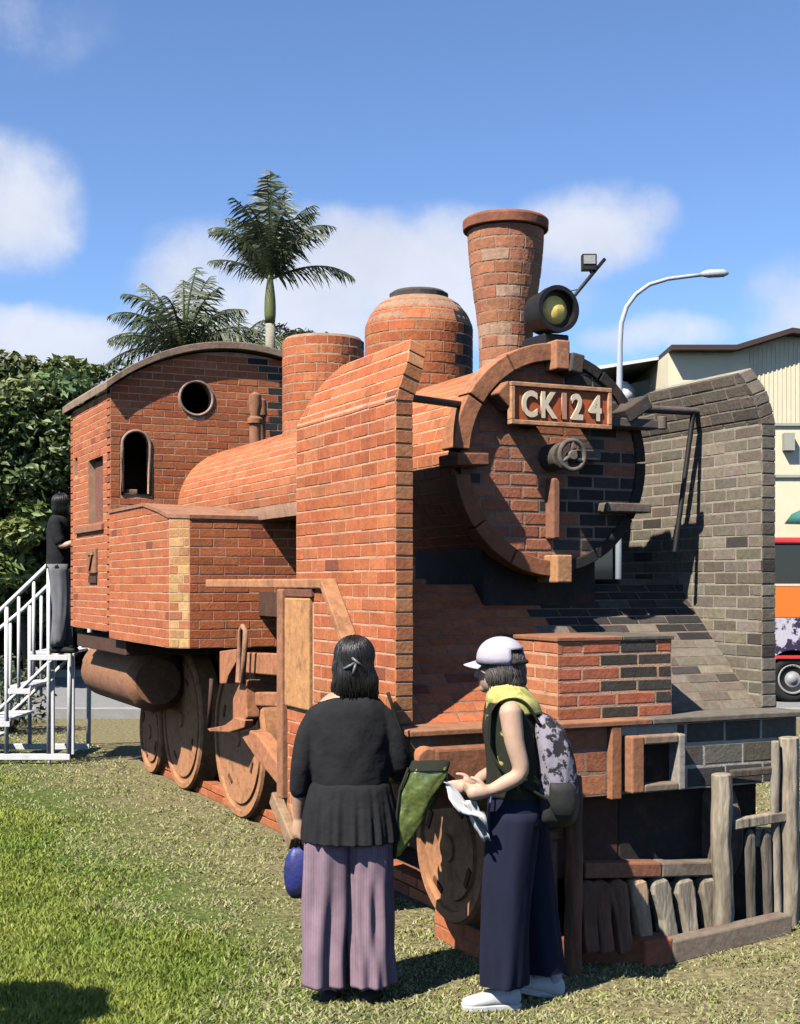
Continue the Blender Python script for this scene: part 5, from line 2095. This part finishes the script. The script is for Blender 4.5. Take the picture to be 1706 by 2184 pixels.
# wide trousers
for s in (-1, 1):
    mb = MB()
    cxs = (-.085, -.092, -.10, -.105) if s < 0 else (.085, .088, .09, .092)
    loft(mb, [(cxs[0], 0, .86, .085, .10), (cxs[1], 0, .72, .104, .125), (cxs[2], 0, .45, .102, .125), (cxs[3], -.01, .20, .100, .125), (cxs[3], -.01, .075, .102, .130)], n=84, sub=6, ripple=drape(.24, .9, .35, 17 + s, 3, 11))
    wear(mb, 'trouser_leg', 'trousers_mauve', w1)
    mb = MB()
    limb(mb, [(s * .088, -.06, .018), (s * .09, .05, .016), (s * .098, .165, .014)], [.036, .040, .034], n=12)
    wear(mb, 'sandal', 'sole_dark', w1)

# small blue pouch hanging from the hand
b0 = Vector((-.232, .09, .60))
pouch = empty('pouch', P1 + Matrix.Rotation(-YAW, 3, 'Z') @ Vector((b0.x, b0.y, .44)), -YAW)
props(pouch, 'dark blue pouch dangling from the hand of the blouse wearer', 'bag')
mb = MB()
loft(mb, [(0, 0, -.02, .03, .018), (0, 0, .02, .058, .038), (0, 0, .10, .063, .042), (0, 0, .17, .050, .030), (0, 0, .205, .024, .010)], n=28, square=2.6, ripple=lambda th, z: 1 + .05 * math.sin(5 * th + z * 30))
wear(mb, 'pouch_body', 'bag_blue', pouch)
mb = MB().tube([(-.012, 0, .20), (-.008, -.02, .27), (.0, -.015, .31), (.008, .0, .27), (.012, 0, .20)], .005, n=8)
wear(mb, 'wrist_strap', 'sole_dark', pouch)
mb = MB()
loft(mb, [(.045, .02, -.03, .018, .014), (.05, .02, .05, .026, .02), (.045, .02, .16, .022, .018), (.03, .01, .25, .008, .008)], n=18)
wear(mb, 'pouch_tassel', 'bag_black', pouch)

# olive bag slung from her shoulder
g0 = Vector((.335, -.02, 0))
bagw = P1 + Matrix.Rotation(-YAW, 3, 'Z') @ Vector((g0.x, g0.y, .60))
gb = empty('shoulder_bag', bagw, -YAW)
props(gb, 'glossy olive green shoulder bag hanging between the two visitors', 'bag')
mb = MB()
sag = lambda th, z: 1 + .06 * math.sin(4 * th + z * 25) + .04 * math.sin(7 * th - z * 40)
loft(mb, [(-.125, 0, .03, .012, .012), (-.10, 0, .10, .034, .018), (-.065, 0, .20, .062, .028), (-.03, 0, .31, .082, .040), (.01, 0, .40, .086, .040), (.022, 0, .435, .082, .022)], n=40, sub=5, ripple=sag, square=3.2)
wear(mb, 'bag_body', 'bag_green', gb)
mb = MB()
mb.tube([(-.055, .01, .43), (-.10, .0, .55), (-.145, -.02, .69), (-.165, -.03, .75)], .008, n=8)
wear(mb, 'shoulder_strap', 'strap', gb)
mb = MB()
loft(mb, [(.010, 0, .405, .090, .043), (.020, 0, .43, .087, .030), (.024, 0, .448, .084, .020)], n=32, sub=3, square=3.2)
wear(mb, 'bag_top_band', 'strap', gb)
mb = MB().tube([(-.135, -.012, .02), (-.128, -.026, .12), (-.125, -.03, .22), (-.112, -.03, .32), (-.075, -.03, .42)], .006, n=8)
wear(mb, 'bag_piping', 'strap', gb)
mb = MB().tube([(.09, .0, .42), (.095, 0, .37), (.10, 0, .33)], .004, n=6)
wear(mb, 'zip_pull', 'paper', gb)

# ---- woman with cap and backpack, walking to the left
P2 = P_at(1060, 2138)
w2 = empty('person', P2, -YAW)
props(w2, 'person in white cap, sleeveless top and navy trousers wearing a backpack', 'person')
mb = MB()
hc = Vector((.012, .02, 1.455))
HY = math.radians(58)
T2 = head(mb, hc, HY)
limb(mb, [(.03, .01, 1.385), (.05, .0, 1.31)], [.044, .050])
loft(mb, [(.085, 0, .82, .11, .14), (.085, 0, .95, .10, .135), (.07, 0, 1.10, .10, .14), (.06, 0, 1.23, .10, .15), (.055, 0, 1.31, .07, .115), (.05, 0, 1.36, .045, .05)], n=24)
sh, el, wr = (.045, -.165, 1.285), (.085, -.195, 1.035), (-.045, -.20, .955)
limb(mb, [sh, (.06, -.185, 1.16), el, (.02, -.20, .985), wr], [.050, .043, .036, .034, .024], n=16)
hand(mb, wr, (-1, -.05, -.12), (.0, -.3, 1), .95, 1.15)
limb(mb, [(.045, .165, 1.285), (.05, .18, 1.15), (.04, .17, 1.02), (-.06, .06, .97), (-.10, -.03, .95)], [.048, .042, .036, .032, .024], n=16)
hand(mb, (-.10, -.03, .95), (-.75, -.55, 0), (0, .2, 1), .95, .9)
limb(mb, [(.08, -.08, .86), (.05, -.08, .48), (.03, -.08, .10)], [.08, .055, .036])
limb(mb, [(.10, .08, .86), (.15, .09, .48), (.225, .10, .12)], [.08, .055, .036])
fuse(mb, 'body', 'skin_pale', w2)
for s in (-1, 1):
    wear(ball(MB(), T2(s * .03, .088, .012), (.011, .008, .008), 12, 8), 'eye', 'sole_dark', w2)
# short grey hair under the cap
mb = MB()
R2_ = Matrix.Rotation(HY, 3, 'Z')
for (x, y, z, r) in ((0, -.035, -.015, (.086, .085, .075)), (.045, -.02, -.03, (.045, .06, .055)), (-.045, -.02, -.03, (.045, .06, .055)), (0, -.08, -.055, (.062, .042, .042)), (0, -.02, .04, (.088, .095, .06))):
    ball(mb, hc + R2_ @ Vector((x, y, z)), r, R=R2_)
hairo = fuse(mb, 'hair', 'hair_grey', w2, .007, 3)
strands(hairo, hc, 200, hc.z + .05, hc.z - .10, -PI * 1.1, PI * .35, 6, 'hair_grey', .0026, .12)
# cap: crown, brim, rear opening
mb = MB()
n_, m_ = 36, 14
vs, fs = [], []
for i in range(m_ + 1):
    ph = (PI / 2) * i / m_
    for k in range(n_):
        th = 2 * PI * k / n_
        x, y, z = .091 * math.sin(ph) * math.cos(th), .106 * math.sin(ph) * math.sin(th) - .008, .100 * math.cos(ph) ** .85 if math.cos(ph) > 0 else 0
        z -= .012 * (1 if i == m_ else 0)
        seam = 1 + .006 * math.cos(6 * th)
        vs.append(hc + R2_ @ Vector((x * seam, y * seam, z + .035)))
for i in range(m_):
    for k in range(n_):
        k2 = (k + 1) % n_
        th = 2 * PI * (k + .5) / n_
        back = math.sin(th) < -.80
        if back and i >= m_ - 4:
            continue
        fs.append((i * n_ + k, (i + 1) * n_ + k, (i + 1) * n_ + k2, i * n_ + k2))
mb.add(vs, fs)
capo = mb.build('cap', 'cap_white', w2, smooth=True, local=True)
sol = capo.modifiers.new('solid', 'SOLIDIFY'); sol.thickness = .006; sol.offset = 1
mb = MB()
vs, fs = [], []
nk = 16
for i in range(5):
    t = i / 4
    for k in range(nk + 1):
        a = PI * (.14 + .72 * k / nk)
        rad = 1 + t * .62 * math.sin(a) ** .8
        vs.append(hc + R2_ @ Vector((.095 * math.cos(a) * (1 + .05 * t), .110 * math.sin(a) * rad - .006, .030 - .020 * t - .02 * math.cos(a) ** 2 * (1 - t * .3))))
for i in range(4):
    for k in range(nk):
        fs.append((i * (nk + 1) + k, i * (nk + 1) + k + 1, (i + 1) * (nk + 1) + k + 1, (i + 1) * (nk + 1) + k))
mb.add(vs, fs)
br = mb.build('brim', 'cap_white', w2, smooth=True, local=True)
sol = br.modifiers.new('solid', 'SOLIDIFY'); sol.thickness = .005
mb = MB()
mb.tube([hc + R2_ @ Vector((.100 * math.cos(a), .113 * math.sin(a) - .008, .032)) for a in [PI * (1.28 + .44 * k / 8) for k in range(9)]], .010, n=8)
wear(mb, 'cap_strap', 'sole_dark', w2)
# sleeveless top
mb = MB()
fold2 = lambda th, z: 1 + .02 * math.sin(4 * th + z * 22) + .012 * math.sin(9 * th - z * 35)
loft(mb, [(.045, 0, 1.385, .062, .066), (.05, 0, 1.355, .085, .10), (.055, 0, 1.31, .105, .145), (.06, 0, 1.24, .118, .150), (.066, 0, 1.12, .120, .150), (.075, 0, 1.0, .122, .152), (.085, 0, .905, .13, .158)], n=56, ripple=fold2)
wear(mb, 'sleeveless_top', 'vest', w2)
mb = MB()
loft(mb, [(.045, 0, 1.395, .066, .070), (.05, 0, 1.36, .092, .105), (.062, -.002, 1.318, .113, .142), (.085, -.002, 1.265, .112, .135)], n=48, ripple=fold2)
wear(mb, 'scarf_collar', 'vest_yellow', w2)
# trousers
mb = MB()
loft(mb, [(.085, 0, .935, .118, .150), (.085, 0, .86, .128, .160), (.085, 0, .78, .13, .16)], n=48)
loft(mb, [(.07, -.075, .85, .115, .095), (.045, -.08, .62, .112, .10), (.03, -.08, .38, .105, .10), (.025, -.08, .14, .100, .10), (.022, -.08, .105, .098, .098)], n=48, ripple=drape(.13, .85, .3, 3))
loft(mb, [(.10, .08, .85, .12, .095), (.14, .085, .62, .108, .095), (.175, .09, .38, .098, .092), (.215, .10, .14, .092, .09), (.22, .10, .11, .09, .09)], n=48, ripple=drape(.13, .85, .3, 5))
wear(mb, 'trousers', 'cloth_navy', w2)
wear(MB().tube([(-.03, -.11, .93), (-.045, -.13, .86), (-.04, -.125, .77)], .006, n=6), 'drawstring', 'bag_blue', w2)
# trainers


def trainer(ax, ay, yaw, pitch=0.0, lift=0.0):
    R = Matrix.Rotation(yaw, 3, 'Z') @ Matrix.Rotation(pitch, 3, 'Y')
    A = Vector((ax, ay, lift))
    mb = MB()
    sec = [(.095, .022, .02, .055), (.075, .036, .0, .085), (.03, .038, .0, .088), (-.02, .040, .0, .078), (-.07, .046, .0, .060), (-.12, .044, .0, .046), (-.155, .026, .004, .032)]
    S = catmull(sec, 4)
    vs, fs = [], []
    n = 20
    for (x, hw, zb, zt) in S:
        zm, hh = (zb + zt) / 2 + .012, (zt - zb) / 2
        for k in range(n):
            th = 2 * PI * k / n
            c, s = math.cos(th), math.sin(th)
            yy = math.copysign(abs(c) ** .75, c) * hw * (1 if s < 0 else 1 - .35 * s)
            vs.append(A + R @ Vector((x, yy, zm + math.copysign(abs(s) ** .8, s) * hh)))
    for i in range(len(S) - 1):
        for k in range(n):
            k2 = (k + 1) % n
            fs.append((i * n + k, i * n + k2, (i + 1) * n + k2, (i + 1) * n + k))
    fs += [tuple(range(n)), tuple((len(S) - 1) * n + k for k in range(n))]
    mb.add(vs, fs)
    t_ = wear(mb, 'trainer', 'shoe_white', w2)
    mb = MB()
    prof = [(x * 1.03, hw * 1.08) for (x, hw, zb, zt) in S]
    poly = [A + R @ Vector((x, y, .0)) for (x, y) in prof] + [A + R @ Vector((x, -y, .0)) for (x, y) in reversed(prof)]
    mb.prism(poly, R @ Vector((0, 0, .026)))
    so_ = mb.build('sole', 'shoe_white', t_, local=True, bevel=.006)
    fix_normals(so_)
    mb = MB()
    for j in range(4):
        x = -.02 - j * .022
        mb.tube([A + R @ Vector((x, -.022, .082 - j * .008)), A + R @ Vector((x - .006, 0, .093 - j * .009)), A + R @ Vector((x, .022, .082 - j * .008))], .004, n=6)
    lc = wear(mb, 'laces', 'cap_white', w2)
    lc.parent = t_
    mb = MB().tube([A + R @ Vector((.035, 0, .06)), A + R @ Vector((.04, 0, .12))], [.034, .030], n=14)
    sk = wear(mb, 'sock', 'cap_white', w2)
    sk.parent = t_


trainer(.0, -.085, .10)
trainer(.20, .10, .10, .28, .0)

# backpack on her back
k0 = P2 + Matrix.Rotation(-YAW, 3, 'Z') @ Vector((.255, 0, .79))
bk = empty('backpack', k0, -YAW)
props(bk, 'black and lilac patterned backpack on the back of the capped person', 'backpack')
mb = MB()
pk = lambda th, z: 1 + .03 * math.sin(5 * th + z * 18) + .02 * math.sin(8 * th - z * 27)
loft(mb, [(.0, 0, .10, .085, .13), (.0, 0, .17, .090, .145), (-.012, 0, .30, .085, .145), (-.035, 0, .40, .070, .13), (-.06, 0, .455, .042, .10), (-.072, 0, .475, .015, .06)], n=44, sub=5, ripple=pk, square=3.0)
wear(mb, 'pack_body', 'camo', bk)
mb = MB()
loft(mb, [(-.005, 0, -.01, .05, .09), (-.002, 0, .02, .088, .135), (.0, 0, .07, .094, .145), (.0, 0, .135, .092, .146)], n=44, sub=5, ripple=pk, square=3.0)
wear(mb, 'pack_base', 'bag_black', bk)
mb = MB()
loft(mb, [(.02, -.15, .05, .04, .012), (.015, -.155, .09, .055, .02), (.01, -.155, .16, .055, .02), (.005, -.15, .19, .045, .01)], n=24, sub=4)
wear(mb, 'side_pocket', 'bag_black', bk)
for s in (-1, 1):
    mb = MB()
    arc = [(-.085, s * .10, .44), (-.14, s * .115, .52), (-.20, s * .12, .545), (-.27, s * .12, .52), (-.305, s * .125, .44), (-.30, s * .14, .34), (-.24, s * .155, .24), (-.12, s * .155, .16), (-.06, s * .14, .12)]
    A2 = catmull(arc, 4)
    vs, fs = [], []
    for p in A2:
        for (dy, dx) in ((-.022, -.003), (.022, -.003), (.022, .006), (-.022, .006)):
            vs.append((p[0] + dx, p[1] + dy, p[2] + dx))
    for i in range(len(A2) - 1):
        for j in range(4):
            j2 = (j + 1) % 4
            fs.append((i * 4 + j, i * 4 + j2, i * 4 + 4 + j2, i * 4 + 4 + j))
    mb.add(vs, fs)
    wear(mb, 'pack_strap', 'strap', bk)
wear(MB().tube([(.088, -.05, .20), (.092, 0, .20), (.088, .05, .20)], .004, n=6), 'zip', 'sole_dark', bk)

# crumpled white leaflet in her hand
pr = P2 + Matrix.Rotation(-YAW, 3, 'Z') @ Vector((-.125, -.215, .93))
pg = empty('leaflet', pr, -YAW)
props(pg, 'crumpled white paper leaflet held in the hand of the capped person', 'paper')
mb = MB()
vs, fs = [], []
for i in range(9):
    for j in range(6):
        u, v = i / 8, j / 5
        x = -.115 + .17 * u + .02 * v
        z = .065 - .07 * v - .14 * u + .018 * math.sin(u * 7 + v * 3)
        y = -.012 + .022 * math.sin(v * 4 + u * 3) + .02 * (v - .5) ** 2
        vs.append((x, y, z))
for i in range(8):
    for j in range(5):
        fs.append((i * 6 + j, (i + 1) * 6 + j, (i + 1) * 6 + j + 1, i * 6 + j + 1))
mb.add(vs, fs)
sheet = mb.build('sheet', 'paper', pg, smooth=True, local=True)
sl_ = sheet.modifiers.new('s', 'SOLIDIFY'); sl_.thickness = .002
mb = MB()
vs, fs = [], []
for i in range(9):
    for j in range(6):
        u, v = i / 8, j / 5
        a = v * 4.4
        rr = .030 - .010 * u
        vs.append((-.01 + .075 * u + rr * math.cos(a), .01 + rr * math.sin(a), -.02 - .17 * u + .008 * math.sin(u * 9)))
for i in range(8):
    for j in range(5):
        fs.append((i * 6 + j, (i + 1) * 6 + j, (i + 1) * 6 + j + 1, i * 6 + j + 1))
mb.add(vs, fs)
rl = mb.build('rolled_sheet', 'paper', pg, smooth=True, local=True)
sl_ = rl.modifiers.new('s', 'SOLIDIFY'); sl_.thickness = .002

# ---- visitor on top of the stairs, reaching into the cab
P3 = at(127, HOR, 13.35); P3.z = 0
FZ = CAM_H + (HOR - 1390) * 13.6 / FPX
P3.z = FZ
w3 = empty('person', P3, -YAW)
props(w3, 'person in dark top and grey trousers at the head of the stairs', 'person')
mb = MB()
hc = Vector((.03, .01, 1.46))
T3 = head(mb, hc, -.35)
limb(mb, [(.02, 0, 1.39), (.0, 0, 1.31)], [.046, .052])
loft(mb, [(0, 0, .80, .11, .14), (0, 0, .95, .10, .13), (0, 0, 1.10, .105, .14), (0, 0, 1.24, .10, .15), (0, 0, 1.31, .07, .11), (0, 0, 1.36, .045, .05)], n=24)
limb(mb, [(.0, -.16, 1.28), (.03, -.19, 1.15), (.07, -.20, 1.06), (.16, -.19, 1.08), (.22, -.18, 1.12)], [.048, .042, .036, .032, .024])
hand(mb, (.22, -.18, 1.12), (1, 0, .35), (0, -.2, 1), .95, .6)
limb(mb, [(0, .16, 1.28), (.04, .19, 1.14), (.10, .18, 1.06), (.22, .12, 1.10)], [.048, .042, .034, .024])
hand(mb, (.22, .12, 1.10), (1, 0, .3), (0, .2, 1), .95, .6)
for s in (-1, 1):
    limb(mb, [(0, s * .08, .86), (.01, s * .08, .46), (0, s * .08, .10)], [.08, .055, .036])
fuse(mb, 'body', 'skin_pale', w3, .008, 5)
for s in (-1, 1):
    wear(ball(MB(), T3(s * .03, .088, .012), (.011, .008, .008), 12, 8), 'eye', 'sole_dark', w3)
mb = MB()
ball(mb, hc + Vector((-.01, -.035, .04)), (.090, .098, .085)); ball(mb, hc + Vector((-.01, -.06, -.03)), (.086, .06, .09)); ball(mb, hc + Vector((-.0, -.05, -.09)), (.08, .05, .05))
hairo = fuse(mb, 'hair', 'hair_black', w3, .008, 4)
strands(hairo, hc + Vector((0, -.03, 0)), 140, hc.z + .115, hc.z - .15, -PI * 1.1, .1 * PI, 8, 'hair_black')
mb = MB()
loft(mb, [(0, 0, 1.375, .06, .066), (0, 0, 1.33, .10, .13), (0, 0, 1.24, .122, .155), (0, 0, 1.1, .122, .155), (0, 0, .9, .125, .16), (0, 0, .84, .13, .165)], n=36, ripple=fold2)
for s in (-1, 1):
    limb(mb, [(0, s * .16, 1.29), (.025, s * .185, 1.16), (.05, s * .195, 1.10)], [.062, .06, .058])
wear(mb, 'shirt', 'cloth_black', w3)
mb = MB()
for s in (-1, 1):
    loft(mb, [(0, s * .075, .88, .105, .09), (.03 if s < 0 else -.01, s * .08, .5, .080, .075), (.0 if s < 0 else .05, s * .08, .07, .062, .065)], n=36, ripple=drape(.22, .8, .3, 2 + s))
wear(mb, 'trousers', 'cloth_grey', w3)
for s in (-1, 1):
    mb = MB(); limb(mb, [(-.05, s * .08, .035), (.05, s * .08, .035), (.15, s * .08, .026)], [.034, .036, .026], n=12)
    wear(mb, 'shoe', 'sole_dark', w3)

# ------------------------------------------------------------------ single bricks: the 300 that show largest become parts, the rest stays joined per part
dg = bpy.context.evaluated_depsgraph_get()
dg.update()
camp = Vector((0, 0, CAM_H))
fwd = Vector((SN, CS, 0))
sc_list = []
for i, (prt, vs, fs, col_, ctr, nrm, area) in enumerate(BR):
    d = ctr - camp
    dist = d.length
    dn_ = d / dist
    facing = -dn_.dot(nrm)
    if facing <= 0.05:
        continue
    z_ = d.dot(fwd)
    px = CXP + FPX * (d.x * CS - d.y * SN) / z_
    py = HOR - FPX * d.z / z_
    if not (0 < px < 1706 and 0 < py < 2184):
        continue
    sc_list.append((area * facing / (dist * dist), i))
sc_list.sort(reverse=True)
single = set()
for (a_, i) in sc_list:
    if len(single) >= 300:
        break
    ctr = BR[i][4]
    d = ctr - camp
    dist = d.length
    hit, loc, *_ = SC.ray_cast(dg, camp, d / dist, distance=dist - .035)
    if not hit:
        single.add(i)
rest = {}
for i, (prt, vs, fs, col_, ctr, nrm, area) in enumerate(BR):
    if i in single:
        o0 = ctr
        mb = MB(col_)
        mb.add(vs, fs)
        mb.build('brick', 'brick', prt)
    else:
        rest.setdefault(prt.name, (prt, MB()))[1].add(vs, fs, col_)
for nm, (prt, mb) in rest.items():
    o = mb.build('brickwork', 'brick', prt)
    o['kind'] = 'stuff'
print('bricks', len(BR), 'single', len(single))
